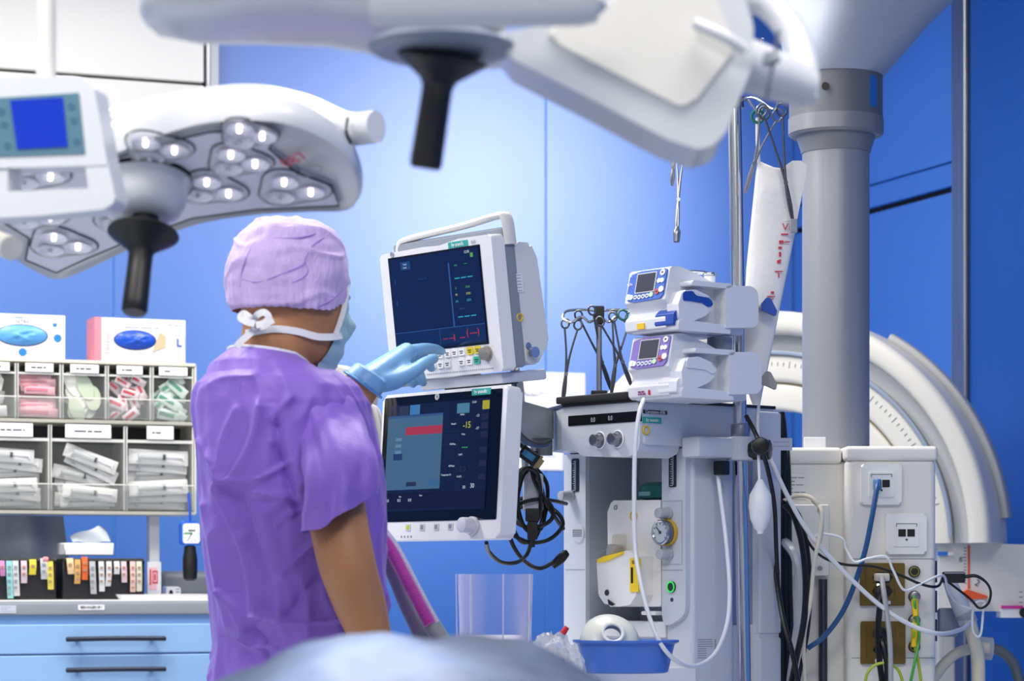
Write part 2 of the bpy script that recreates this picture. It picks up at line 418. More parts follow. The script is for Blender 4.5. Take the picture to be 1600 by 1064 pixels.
# flow tubes, knobs, gauge, power switch on the pillar fronts
def flowtube(px0, py0, px1, py1):
    a = MF.f(px0, py0, 0); b = MF.f(px1, py1, 0)
    t = B().prism(rect(min(a.x, b.x), max(a.x, b.x), b.z, a.z, .004), -.002, .002).obj('flow_tube', mat('flow_dark', '2a2d34', .2), mach)
    m = B(); xm = (a.x+b.x)/2
    for i in range(14):
        z = b.z+(a.z-b.z)*(i+.7)/15; m.box(xm-.004 if i % 3 else xm-.006, xm+.002, -.0026, -.002, z-.0006, z+.0006)
    m.obj('scale_mark', mat('scale_grey', 'b8bec8', .4), t)
    B().cyl((xm+.003, -.003, b.z+.004), (xm+.003, -.003, a.z-.004), .002, n=8).obj('glass_tube', mat('tube_grey', '8d949e', .1), t)
flowtube(894, 717, 905, 768); flowtube(1046, 706, 1057, 761)
M_KN = mat('knob_grey', 'a9afb9', .4)
knob(mach, MF.f(893, 775, 0), .0105, .03, M_KN)
knob(mach, MF.f(1045, 802, 0), .011, .03, M_KN); knob(mach, MF.f(1046, 866, 0), .011, .028, M_KN)
p = MF.f(1045, 832, 0); gz = p
g = B().cyl((p.x, 0, p.z), (p.x, -.022, p.z), .0235, n=28, bev=.003).obj('gauge_case', mat('gauge_steel', '6f7278', .35, .6), mach)
B().cyl((p.x, 0, p.z), (p.x, -.008, p.z), .0262, n=28, bev=.002).obj('gauge_collar', mat('gauge_brass', 'c9a52c', .4, .2), g)
B().torus((p.x, -.022, p.z), .022, .003).obj('gauge_ring', CHR(), g)
B().cyl((p.x, -.0215, p.z), (p.x, -.0228, p.z), .0205, n=28).obj('gauge_face', mat('gauge_face', 'b9c2cc', .3), g)
b = B().box(-.001, .001, -.0236, -.0232, -.004, .016, M=TR(p.x, 0, p.z) @ RY(-.8)).cyl((p.x, -.0228, p.z), (p.x, -.0245, p.z), .003, n=10)
for i in range(9):
    b.box(-.0006, .0006, -.0234, -.0229, .015, .019, M=TR(p.x, 0, p.z) @ RY((i-4)*.55))
b.obj('gauge_needle', TXT(), g)
p = MF.f(1050, 917, 0)
s_ = B().cyl((p.x, .002, p.z), (p.x, -.004, p.z), .011).obj('power_switch', mat('switch_dark', '25302c', .35), mach)
B().torus((p.x, -.004, p.z), .0095, .0015).obj('switch_ring', em('green', '25d35a', 1.2), s_)
p = MF.f(1050, 937, 0); B().cyl((p.x, .002, p.z), (p.x, -.001, p.z), .004, n=12).obj('indicator', TXT(), mach)
p = MF.f(904, 833, 0)
B().lathe([(.004, -.003), (.018, -.003), (.022, .002)], 20, TR(p.x, 0, p.z) @ RX(-PI/2)).obj('vent_dish', M_MACH, mach)
b = B()
for i in range(6):
    for j in range(4): b.cyl((p.x-.012+i*.0048, -.0035, p.z-.006+j*.004), (p.x-.012+i*.0048, -.0045, p.z-.006+j*.004), .0011, n=6)
b.obj('vent_hole', TXT(), mach)
# little seams and prints
b = B()
for px0, px1, py in ((884, 914, 890), (1033, 1066, 891)):
    a = MF.f(px0, py, 0); c = MF.f(px1, py, 0); b.box(a.x, c.x, -.0006, 0, a.z-.0006, a.z+.0006)
q0 = MF.f(1034, 783, 0); q1 = MF.f(1066, 882, 0)
for x0, x1, z0, z1 in ((q0.x, q1.x, q0.z-.0007, q0.z), (q0.x, q1.x, q1.z, q1.z+.0007), (q0.x, q0.x+.0008, q1.z, q0.z), (q1.x-.0008, q1.x, q1.z, q0.z)): b.box(x0, x1, -.0006, 0, z0, z1)
b.obj('seam', GRY(), mach)
v0 = MF.s_(1090, 1028); v1 = MF.s_(1113, 999); b = B()
for i in range(9):
    z = v1.z-(v1.z-v0.z)*i/8; b.box(0, .0005, v0.y, v0.y+(v1.y-v0.y)*(1 if i < 4 else .6), z-.0007, z+.0007)
for i in range(8): b.box(0, .0005, v1.y+.006, v1.y+.010, v1.z-.004*i-.003, v1.z-.004*i)
b.obj('small_print', GRY(), mach)
# worktop, rear column, recessed rail
wt = .975
B().prism(rnd([(-.72, -.46), (-.03, -.46), (0, -.05), (0, .03), (-.37, .03), (-.72, -.02)], [.04, .04, .02, 0, 0, .04]), wt-.03, wt, 'z', .004).obj('worktop', W_(), mach)
B().box(-.70, -.01, -.42, .03, wt-.16, wt-.032, .006).obj('drawer_block', M_MACH, mach)
B().box(-.05, -.008, .125, .185, .30, 1.40).obj('side_channel', mat('channel_blue', '7d8bb0', .4), mach)
B().box(-.08, .008, .186, .24, .28, 1.4).box(-.08, .012, .183, .245, .28, 1.03, .006).box(-.08, .012, .183, .245, 1.036, zt-.006, .006).obj('rear_column', M_MACH, mach)
for py in (1029, 1053):
    v = MF.s_(1154, py, -.006); B().cyl((-.008, v.y, v.z), (-.004, v.y, v.z), .007).obj('cover_disc', W_(), mach)
B().box(-.37, .02, -.1, .26, .12, .2, .02).obj('base', GRY(), mach)
for x, y in ((-.33, -.06), (-.03, -.06), (-.33, .22), (-.03, .22)):
    B().cyl((x-.015, y, .05), (x+.015, y, .05), .05, n=20, bev=.008).box(x-.01, x+.01, y-.01, y+.01, .05, .13).obj('castor', BKR(), mach)
# ledge at the foot of the bay
B().box(-.29, -.076, .012, .03, 1.03, 1.062, .004).obj('bay_ledge', W_(), mach)
p = MF.f(1022, 958, .0); B().box(p.x-.03, p.x+.012, -.008, .02, p.z-.004, p.z+.004, .003).obj('latch_bar', W_(), mach)
# monitor arm stub on the far side
# ---------------------------------------------------------------- vaporiser in the bay
VF = Fr(MF.m @ Vector((-.165, .052, 1.062)), -50)
vap = thing('vaporiser', VF, 'white anaesthetic vaporiser with yellow filler collar and yellow window in the machine bay', 'vaporiser')
def vx(px, py, y): v = VF.f(px, py, y); return v.x, v.z
M_VW = mat('vaporiser_white', 'e8e8e6', .32, var=.02)
o = [vx(x, y, -.05) for x, y in ((951, 948), (949, 800), (956, 782), (1032, 781), (1033, 948))]
B().prism(rnd(o, [.004, .006, .008, .004, .004]), -.05, .085, 'y', .006, 3).obj('housing', M_VW, vap)
o = [vx(x, y, -.085) for x, y in ((940, 874), (938, 878), (941, 930), (950, 943), (972, 948), (990, 945), (1000, 930), (1000, 868), (985, 860))]
B().prism(rnd(o, .004), -.095, -.03, 'y', .006, 3).obj('filler_block', M_VW, vap)
o = [vx(x, y, -.085) for x, y in ((939, 874), (952, 869), (981, 861), (981, 866), (955, 877), (941, 880))]
B().prism(o, -.099, -.04, 'y', .003).obj('yellow_collar', mat('safety_yellow', 'f0cf1e', .4), vap)
x, z = vx(957, 866, -.085)
B().cyl((x-.002, -.078, z-.006), (x+.002, -.078, z+.018), .0175, .0165, 24, .003).obj('filler_cap', mat('cap_grey', '9d9795', .45), vap)
q = [Vector((x-.003, -.088, z+.012)), Vector((x-.03, -.09, z+.002)), Vector((x-.034, -.09, z-.03)), Vector((x-.025, -.09, z-.05))]
B().tube(q, .0007, 6).obj('cap_leash', GRY(), vap)
a = vx(985, 872, -.096); c = vx(998, 925, -.096)
w = B().prism(rect(a[0], c[0], c[1], a[1], .004), -.0975, -.09).obj('yellow_window', mat('safety_yellow', 'f0cf1e', .4), vap)
B().prism(rect(a[0]+.004, a[0]+.009, c[1]+.017, a[1]-.018), -.0985, -.097).obj('level_slot', BK(), w)
text('SE', ((a[0]+c[0])/2-.001, -.0985, a[1]-.008), .009, TXT(), w)
x, z = vx(948, 926, -.096); B().cyl((x, -.095, z), (x, -.0965, z), .006, n=14).obj('badge', TXT(), vap)
x, z = vx(956, 941, -.094); B().prism([Vector((x-.009, z+.006)), Vector((x+.012, z-.004)), Vector((x+.003, z-.007)), Vector((x-.006, z-.004))], -.0975, -.09).obj('sight_glass', mat('glass_dark', '2a2d30', .08), vap)
a = vx(957, 835, -.05); c = vx(979, 872, -.05)
B().prism(rect(a[0], c[0], c[1]-.01, a[1], .008), -.0515, -.045).obj('grip_recess', mat('vaporiser_shade', 'cfcbbf', .5), vap)
x, z = vx(962, 793, -.051); B().torus((x, -.0515, z), .004, .0008).obj('mark', mat('green_mark', '2c7d52', .5), vap)
x, z = vx(990, 806, -.051)
b = B()
for k in range(10): b.box(-.0025, .0025, -.0516, -.05, .008, .0105, M=TR(x, 0, z) @ RY(k*2*PI/10))
b.obj('round_seal', mat('yellow_seal', 'd9b432', .5), vap)
zh_ = VF.f(990, 781, -.05).z
LT = Matrix.Translation(VF.i @ (MF.m @ Vector((-.150, .088, 1.062+zh_+.001))))
zz = VF.f(1008, 781, .05).z-zh_; z1 = VF.f(1008, 757, .05).z-zh_; zz = max(zz, .002)
B().lathe([(.045, 0), (.05, zz*.6), (.058, zz), (.058, zz+.012), (.056, z1-.008), (.046, z1)], 32, LT).obj('lid', mat('teal_plastic', '0f7268', .35), vap, label='dark teal round lid'); t = bpy.data.objects['lid']
B().box(-.02, .012, -.0592, -.054, zz+.004, zz+.012, M=LT).obj('lid_print', mat('print_pale_teal', '8fc7bd', .5), t)
# ---------------------------------------------------------------- basin, mask, jar, plastic bag on the worktop
def wpt(px, py, z=wt): return MF.m @ MF.t(px, py, z)
bp = P(978, 1040, 4.62); bp.z = wt
t = thing('basin', bp, 'shallow cornflower blue plastic basin on the machine worktop', 'basin')
def oval(a, b, z, n=36): return [Vector((a*math.cos(2*PI*k/n)*(1), b*math.sin(2*PI*k/n), z)) for k in range(n)]
hb = .060
bb = B().loft([oval(.001, .001, .003), oval(.07, .045, .003), oval(.077, .05, .008), oval(.088, .062, hb-.006), oval(.09, .064, hb-.002), oval(.096, .07, hb), oval(.096, .07, hb-.004), oval(.088, .063, hb-.008), oval(.076, .049, .002), oval(.07, .044, 0), oval(.001, .001, 0)])
bb.obj('bowl', mat('basin_blue', '4876d0', .3, var=.03), t)
mk = P(953, 1002, 4.63)
t = thing('breathing_mask', mk, 'translucent cream breathing mask lying in the blue basin', 'mask')
t.rotation_euler = (1.05, .05, .12)
B().lathe([(.049, -.018), (.054, -.008), (.054, .004), (.047, .014), (.033, .022), (.021, .026), (.019, .034), (.0165, .034), (.0165, .018), (.04, .004), (.046, -.012)], 36, cap=False).obj('mask_shell', mat('mask_cream', 'dfe2d8', .3, var=.02), t, ang=70)
B().torus((0, 0, 0), .0185, .0035, TR(0, 0, .032) @ RX(PI/2)).obj('port_ring', mat('mask_white', 'eceee9', .3), t)
jp = P(773, 1000, 4.62); jp.z = wt
t = thing('clear_jar', jp, 'tall open clear plastic canister standing behind the draped patient', 'canister')
R = .067; H = P(773, 897, 4.62).z-wt; n = 48
def jr(r, z, lob=.03): return [Vector((r*(1+lob*(abs(math.cos(3.5*2*PI*k/n))**4))*math.cos(2*PI*k/n), r*(1+lob*(abs(math.cos(3.5*2*PI*k/n))**4))*math.sin(2*PI*k/n), z)) for k in range(n)]
B().loft([jr(R*.95, 0), jr(R*.96, H*.5), jr(R, H), jr(R*.965, H), jr(R*.93, H*.5), jr(R*.915, .004)]).obj('jar_wall', clear_mat('clear_lilac', 'd6d6f6', .05, .04, .95), t)
B().torus((0, 0, H), R*1.01, .0016, RX(PI/2)).obj('jar_rim', clear_mat('clear_rim', 'ecebff', .5, .05, .9), t)
for k in range(7):
    a = 2*PI*(k+.5)/7; B().tube([Vector((R*1.0*math.cos(a), R*1.0*math.sin(a), .002)), Vector((R*1.04*math.cos(a), R*1.04*math.sin(a), H))], .0014, 6, 1).obj('jar_rib', clear_mat('clear_rib', 'e6e4ff', .55, .05, .9), t)
B().lathe([(.0, .052), (.055, .054), (.057, .062), (.05, .068), (0, .066)], 28, cap=False).obj('jar_disc', W_(), t)
pb = P(862, 1015, 4.55); pb.z = wt
def crumple(u, v, sx, sy, sz, seed):
    th = u*2*PI; ph = v*PI/2
    r = 1+.28*noise.noise(Vector((3*math.cos(th)+seed, 3*math.sin(th), 3*v)))+.16*noise.noise(Vector((8*math.cos(th)+seed, 8*math.sin(th), 9*v)))
    return Vector((sx*r*math.cos(th)*math.cos(ph), sy*r*math.sin(th)*math.cos(ph), max(.001, sz*r*math.sin(ph))))
t = thing('plastic_bag', pb, 'crumpled clear plastic bag of packaging left of the blue basin', 'plastic bag')
B().grid(lambda u, v: crumple(u, v, .055, .05, .066, 2.3), 40, 14).obj('film', clear_mat('clear_film', 'e8ecf4', .4, .12, .85), t, ang=25)
B().grid(lambda u, v: crumple(u, v, .042, .035, .045, 7.1), 30, 10).obj('inner_film', mat('film_white', 'dfe3ea', .4), t, ang=25)
B().box(-.012, .012, -.051, -.048, .018, .03, M=RZ(.2)).obj('print_patch', mat('print_navy', '33415f', .5), t)
rc = P(879, 990, 4.53)-pb; B().cyl(rc, rc+Vector((.008, 0, .012)), .006, .005, 12).obj('red_cap', mat('red_plastic', 'c8202c', .4), t)
# ================================================================ patient monitor (upper) and ventilator display (lower)
UF = Fr(P(787, 580, 4.62), -50, 7)
um = thing('patient_monitor', UF, 'white patient monitor with carry handle, keys and round knob being touched by gloved hand', 'monitor')
M_MON = mat('monitor_white', 'e6e7ea', .35, var=.02)
H = .247; Wm = .333
B().prism(rnd([(-Wm, 0), (0, 0), (0, H), (-Wm*.28, H+.001), (-Wm*.45, H-.006), (-Wm*.6, H-.004), (-Wm, H-.006)], [.006]*2+[.008]+[.02]*3+[.008]), 0, .03, 'y', .004, 3).obj('bezel', M_MON, um)
B().box(-Wm+.006, -.002, .028, .058, .004, H+.012, .006).obj('grey_band', mat('monitor_grey', '868e9b', .4), um)
B().prism(rnd([(.056, .012), (.085, .006), (.118, .045), (.108, .2), (.095, .228), (.056, .232)], .01), -Wm+.02, -.004, 'x', .006).obj('rear_case', mat('monitor_rear', 'd4d6da', .4), um)
hp = [(-Wm+.018, .04, H-.012), (-Wm+.022, .04, H+.008), (-Wm+.05, .04, H+.018), (-.12, .04, H+.026), (-.022, .042, H+.034), (-.004, .044, H+.026), (.0, .044, H-.02)]
hb_ = B()
for a, c in zip(cr(hp, 4), cr(hp, 4)[1:]): pass
rings = []
pts = cr(hp, 5)
for i, q in enumerate(pts):
    d = (pts[min(i+1, len(pts)-1)]-pts[max(i-1, 0)]).normalized(); nrm = Vector((0, 1, 0)); up = nrm.cross(d)
    rings.append([q+nrm*(.014*math.cos(k*2*PI/12))+up*(.0065*math.sin(k*2*PI/12)) for k in range(12)])
hb_.loft(rings); hb_.obj('carry_handle', mat('handle_cream', 'dadad8', .4), um)
def ux(px, py): v = UF.f(px, py, 0); return v.x, v.z
tl, tr_, br = ux(608.6, 406), ux(747.6, 384.5), ux(763, 534)
x0, x1, z1, z0 = tl[0], br[0]-.002, tr_[1]-.001, br[1]
B().prism(rect(x0-.004, x1+.004, z0-.004, z1+.004, .002), -.0008, .002).obj('screen_surround', mat('surround_black', '0a0b0f', .25), um)
M_NAVY = mat('screen_navy', '0a1024', .12, emit='0b1c48', es=.65, var=0)
S = Screen(um, x0, x1, z0, z1, -.002, M_NAVY)
gB, gW, gG, gY, gR, gC = em('blue', '2e5c9c', .8), em('white', 'cfe0f0', .8), em('green2', '49b46a', .8), em('yellow', 'c9c95a', .8), em('red', 'd03248', .9), em('cyan', '2f9fc0', 1)
S.r(.13, .24, .04, .13, em('blue_dim', '22508c', .7)); S.r(.66, .675, .12, .80, gB)
S.r(.0, 1, .80, .808, gB); S.r(.0, .5, .81, .975, em('navy_box', '123168', .7)); S.r(.51, 1, .81, .975, em('navy_box', '123168', .7)); S.r(.5, .504, .81, .98, gB)
for v, m in ((.29, gC), (.70, gC)):
    for u in (.72, .79, .86): S.r(u, u+.055, v, v+.012, m)
S.r(.05, .055, .22, .28, gB); S.r(.05, .055, .45, .51, gB); S.r(.91, .94, .05, .095, em('battery', '5fae5a', .8))
S.t('12:38', .88, .035, .04, gW); S.t('ECG', .75, .16, .025, gG); S.t('---', .86, .15, .06, gG)
for v, a, m in ((.40, 'II', gG), (.47, 'V5', gY), (.54, 'aVL', gC)): S.t(a, .73, v, .035, m); S.t('XXX', .86, v, .035, m)
S.t('SpO2 Resp', .78, .62, .022, gB); S.t('Nächster Fall', .37, .25, .028, em('blue_dim', '22508c', .7)); S.t('Trend', .185, .07, .025, gW); S.t('Lösch.', .185, .105, .025, gW)
for u, v in ((.53, .915), (.60, .915), (.72, .92)): S.r(u, u+.055, v, v+.01, gR)
S.r(.655, .662, .88, .95, gR, 1); S.t('(', .81, .88, .1, gR); S.r(.83, .91, .885, .897, gR); S.t(')', .93, .88, .1, gR)
S.r(.12, .22, .955, .962, gW); S.end()
# brand sticker, maker's roundel, keys, knob, grille
a, c = ux(701, 387), ux(731, 376); zc = (a[1]+c[1])/2
st = sticker(um, a[0], c[0], zc-.0055, zc+.0055, 0, TEAL()); text('by anandic', ((a[0]+c[0])/2, -.0014, zc), .0105, WSTK(), st, sx=.8)
v = ux(740, 377); text('B40', (v[0], -.001, v[1]-.001), .009, mat('print_grey', 'b3b6bc', .5), um)
v = ux(613, 398); B().torus((v[0], -.0005, v[1]), .005, .0008).cyl((v[0], 0, v[1]), (v[0], -.0008, v[1]), .0028, n=12).obj('roundel', GRY(), um)
M_KEY = mat('key_white', 'f2f2f3', .4); M_KEYY = mat('key_yellow', 'e3cc1c', .4); M_KEYG = mat('key_green', '3fb59c', .4)
kb = B()
for py, row in ((552, (688, 700, 711, 722, 735, 747)), (568, (677, 689, 700, 722, 734, 746))):
    for px in row:
        yy = py-(px-700)*.13+.5; v = ux(px, yy)
        m = M_KEYY if py == 552 and px > 730 else M_KEYG if px == 746 else M_KEY
        k = B().prism(rect(v[0]-.0088, v[0]+.0088, v[1]-.0068, v[1]+.0068, .002), -.0022, 0, 'y', .0006, 1).obj('key', m, um)
        pr = B(); pr.box(v[0]-.005, v[0]+.005, -.0026, -.002, v[1]+.0005, v[1]+.002); pr.box(v[0]-.0035, v[0]+.0035, -.0026, -.002, v[1]-.003, v[1]-.0015); pr.obj('key_print', TXT(), k)
v = ux(762, 552); kn = knob(um, (v[0], 0, v[1]), .0125, .014, mat('knob_bronze', 'a09a92', .35, .5))
v0, v1 = ux(668, 583), ux(770, 570); b = B()
for i in range(34):
    x = v0[0]+(v1[0]-v0[0])*i/33; b.box(x-.0012, x+.0012, -.0006, 0, .006, .0085)
b.obj('speaker_grille', GRY(), um)
v = UF.s_(802, 440, -.004); 
def uside(px0, py0, px1, py1, m, name, x=-.003):
    a, c = UF.s_(px0, py0, x), UF.s_(px1, py1, x)
    return B().box(x-.001, x+.0006, min(a.y, c.y), max(a.y, c.y), min(a.z, c.z), max(a.z, c.z)).obj(name, m, um), a, c
o, a, c = uside(799, 428, 818, 456, W_(), 'type_plate'); pr = B()
for i in range(6): z = a.z-(a.z-c.z)*(i+.5)/6; pr.box(-.0035, -.0018, a.y+.002, c.y-.004, z-.0006, z+.0006)
pr.obj('small_print', GRY(), o)
v = UF.s_(812, 496, -.003); B().torus((0, 0, 0), .0065, .002, TR(-.003, v.y, v.z) @ RZ(PI/2)).obj('round_seal', mat('yellow_seal', 'd9b432', .5), um)
v = UF.s_(818, 552, -.02)
B().cyl((-.02, v.y, v.z), (.012, v.y, v.z), .007).cyl((.006, v.y, v.z), (.014, v.y, v.z), .01).cyl((-.02, v.y, v.z+.012), (-.004, v.y, v.z+.012), .007).obj('side_socket', CHR(), um)
# bracket between the two displays
B().box(-.26, -.02, .01, .12, -.022, -.002, .004).obj('mount_plate', WG(), um)
B().box(-.2, -.08, .02, .1, -.025, -.02, .001).obj('mount_foot', BK(), um)
# ---------------------------------------------------------------- lower display
LF = Fr(P(779, 841, 4.60), -50, -3.8)
lm = thing('ventilator_display', LF, 'large white framed ventilator touch display below the patient monitor', 'monitor')
Wl = .352; Hl = LF.f(779, 602, 0).z
def lx(px, py, y=0): v = LF.f(px, py, y); return v.x, v.z
Wl = -lx(593, 730)[0]
B().prism(rnd([(-Wl, 0), (.004, 0), (.004, Hl), (-Wl, Hl)], .012, 5), 0, .036, 'y', .006, 3).obj('bezel', M_MON, lm)
B().box(-Wl*.85, -Wl*.15, .034, .07, .05, Hl-.04, .012).obj('rear_case', WG(), lm)
v0 = lx(601, 626); v1 = lx(771, 800)
B().prism(rect(-Wl+.007, -.009, lx(700, 810)[1]-.004, Hl-.006, .003), -.001, .003).obj('glass', mat('glass_black', '050608', .06), lm)
gx0, gx1 = lx(606, 700)[0], lx(763, 700)[0]; gz1, gz0 = lx(690, 628)[1], lx(690, 797)[1]
M_NAVY2 = mat('screen_dusk', '0a0f20', .12, emit='101838', es=.55, var=0)
S = Screen(lm, gx0, gx1, gz0, gz1, -.0022, M_NAVY2)
pan = em('steel_panel', '4a7194', .75); dimb = em('dim_slate', '2a3a5e', .7)
S.r(.0, .555, .11, .80, pan); S.r(.0, .555, .10, .125, em('bar_blue', '2d4f8c', .8))
S.r(.19, .555, .215, .29, em('alarm_red', 'a83450', .9), 1); S.r(.22, .32, .01, .10, em('tab_blue', '3f78b4', .9)); S.r(.11, .21, .015, .10, dimb)
S.r(.69, .81, .03, .12, em('tab_teal', '4a7f9c', .9)); S.r(.935, 1, .02, .10, em('tab_yellow', 'a8a436', .9))
for v in (.31, .37, .43): S.r(.09, .15, v, v+.03, em('panel_pale', '6f95b4', .7), 1)
S.r(.075, .165, .46, .52, em('panel_navy', '1d3c66', .9), 1); S.r(.22, .32, .73, .77, dimb, 1); S.r(.44, .54, .72, .77, em('tab_blue2', '3a6a9c', .8), 1)
for v in (.28, .40): S.r(.56, .72, v, v+.003, dimb)
for v in (.14, .22, .30, .44, .56, .68): S.r(.93, .995, v, v+.055, em('tab_dark', '20274a', .8))
S.r(0, 1, .83, .98, em('bottom_navy', '10143a', .8))
S.t('-15', .80, .235, .085, gY); S.t('-13', .90, .155, .035, gW); S.t('-17', .90, .27, .035, gW); S.t('---', .79, .43, .09, gG); S.t('0.0', .78, .635, .075, dimb); S.t('30', .88, .79, .06, gW); S.t('30', .80, .80, .04, gW)
S.t('11:41', .86, .03, .03, gW)
for tx, u, v in (('PAWs', .75, .135), ('PmaxX', .67, .215), ('Peep', .77, .315), ('PAWinp', .67, .40), ('I (m*)', .75, .50), ('AMVexp', .67, .60), ('K (m*)', .75, .70), ('Temperatur N', .62, .68)): S.t(tx, u, v, .024, gW)
for tx, u in (('0.0', .04), ('0.0', .16), ('0.0', .27)): S.t(tx, u, .90, .04, gW)
S.t('Paw', .17, .865, .022, gW); S.t('Flow', .38, .86, .022, gW)
S.end()
v = lx(684, 620); B().torus((v[0], -.0016, v[1]), .0055, .0007).torus((v[0], -.0016, v[1]), .003, .0007).obj('roundel', W_(), lm)
a, c = lx(738, 618), lx(768, 606); zc = (a[1]+c[1])/2
st = sticker(lm, a[0], c[0], zc-.006, zc+.006, -.001, TEAL()); text('by anandic', ((a[0]+c[0])/2, -.003, zc), .0105, WSTK(), st, sx=.85)
for i, px in enumerate((638, 660, 682, 704)):
    v = lx(px, 824-i*.5); k = B().prism(rect(v[0]-.0075, v[0]+.0075, v[1]-.0065, v[1]+.0065, .002), -.0012, .001).obj('touch_key', mat('key_pale', 'cfd2da', .4), lm)
    B().prism(rect(v[0]-.004, v[0]+.004, v[1]-.004, v[1]+.004, .0015), -.0018, -.001).obj('key_icon', mat('icon_lime', 'b4d42a', .4) if i == 0 else mat('icon_grey', '8b8f9a', .4), k)
v = lx(740, 822); kn = knob(lm, (v[0], 0, v[1]), .0155, .03, mat('knob_pale', 'cfd1dd', .3))
b = B()
for i in range(4): v = lx(627+i*5, 846); b.box(v[0]-.002, v[0]+.002, -.0006, 0, .004, .008)
b.obj('vent_slot', GRY(), lm)
# swing arm from the lower display to the machine
a0 = P(800, 642, 4.66); a1 = P(846, 655, 5.06)
t = thing('display_arm', None, 'grey metal swing arm joining the lower display to the machine', 'bracket')
d = (a1-a0); d.z = 0; dn = d.normalized(); sd = Vector((-dn.y, dn.x, 0))
h = .029
def obox(c0, c1, halfw, h, name, par, m):
    n_ = (c1-c0).normalized(); s = Vector((-n_.y, n_.x, 0)).normalized()*halfw; u = Vector((0, 0, h))
    r = [[c+s*ss+u*uu for ss, uu in ((-1, -1), (1, -1), (1, 1), (-1, 1))] for c in (c0, c1)]
    b = B(); b.loft(r); return b.obj(name, m, par)
M_ARM = mat('arm_grey', '848a92', .42)
a0b = Vector((a0.x-.03, a0.y+.04, a0.z)); a1b = Vector((a1.x, a1.y, a0.z))
obox(a0b, a1b, .02, h, 'arm', t, M_ARM)
B().cyl(a1b+Vector((0, 0, -h)), a1b+Vector((0, 0, h)), .024, n=24).obj('pivot', M_ARM, t)
B().cyl(a1b+Vector((.0, 0, -.062)), a1b+Vector((0, 0, -h)), .022, n=24).obj('pivot_post', mat('arm_dark', '6b7178', .42), t)
# papers pinned to the long wall
def sheet(name, px0, px1, py0, py1, label, y=-.002, n=9, seed=1):
    a = RF.f(px0, py0, y); c = RF.f(px1, py1, y)
    t = thing(name, RF.m @ Vector(((a.x+c.x)/2, y, c.z)), label, 'paper', 'papers on the long wall'); t.rotation_euler = RF.eul
    w = (c.x-a.x)/2; hh = a.z-c.z
    B().box(-w, w, -.001, 0, 0, hh).obj('sheet', PAPER(), t)
    lines(B(), -w*.75, w*.75, hh*.1, hh*.92, n, -.001, .003, seed).obj('print_lines', mat('print_faint', 'b9bcc4', .7), t)
    return t, w, hh
t, w, hh = sheet('printed_sheet', 813, 914, 580, 662, 'printed white sheet held by two white magnets behind the upper monitor', n=6, seed=4)
for px in (826, 836):
    v = RF.f(px, 609, -.004)
    tag(B().cyl(RF.m @ v, RF.m @ (v+Vector((0, -.008, 0))), .016, .015, 20, .002).obj('magnet', WSTK()), 'left white round magnet on the printed sheet' if px == 826 else 'right white round magnet on the printed sheet', 'magnet', 'round magnets on the sheet')
sheet('printed_form', 806, 880, 655, 735, 'lower printed white form pinned beside the machine pillar', -.0035, 7, 9)
v = RF.f(809, 613, -.002)
t = thing('wall_button', RF.m @ v, 'red round button on a white plate half hidden by the upper monitor', 'button'); t.rotation_euler = RF.eul
B().box(-.05, .018, -.006, 0, -.05, .05, .003).obj('plate', W_(), t); B().cyl((0, -.004, 0), (0, -.014, 0), .013, n=20, bev=.002).obj('button', mat('red_plastic', 'c8202c', .4), t)
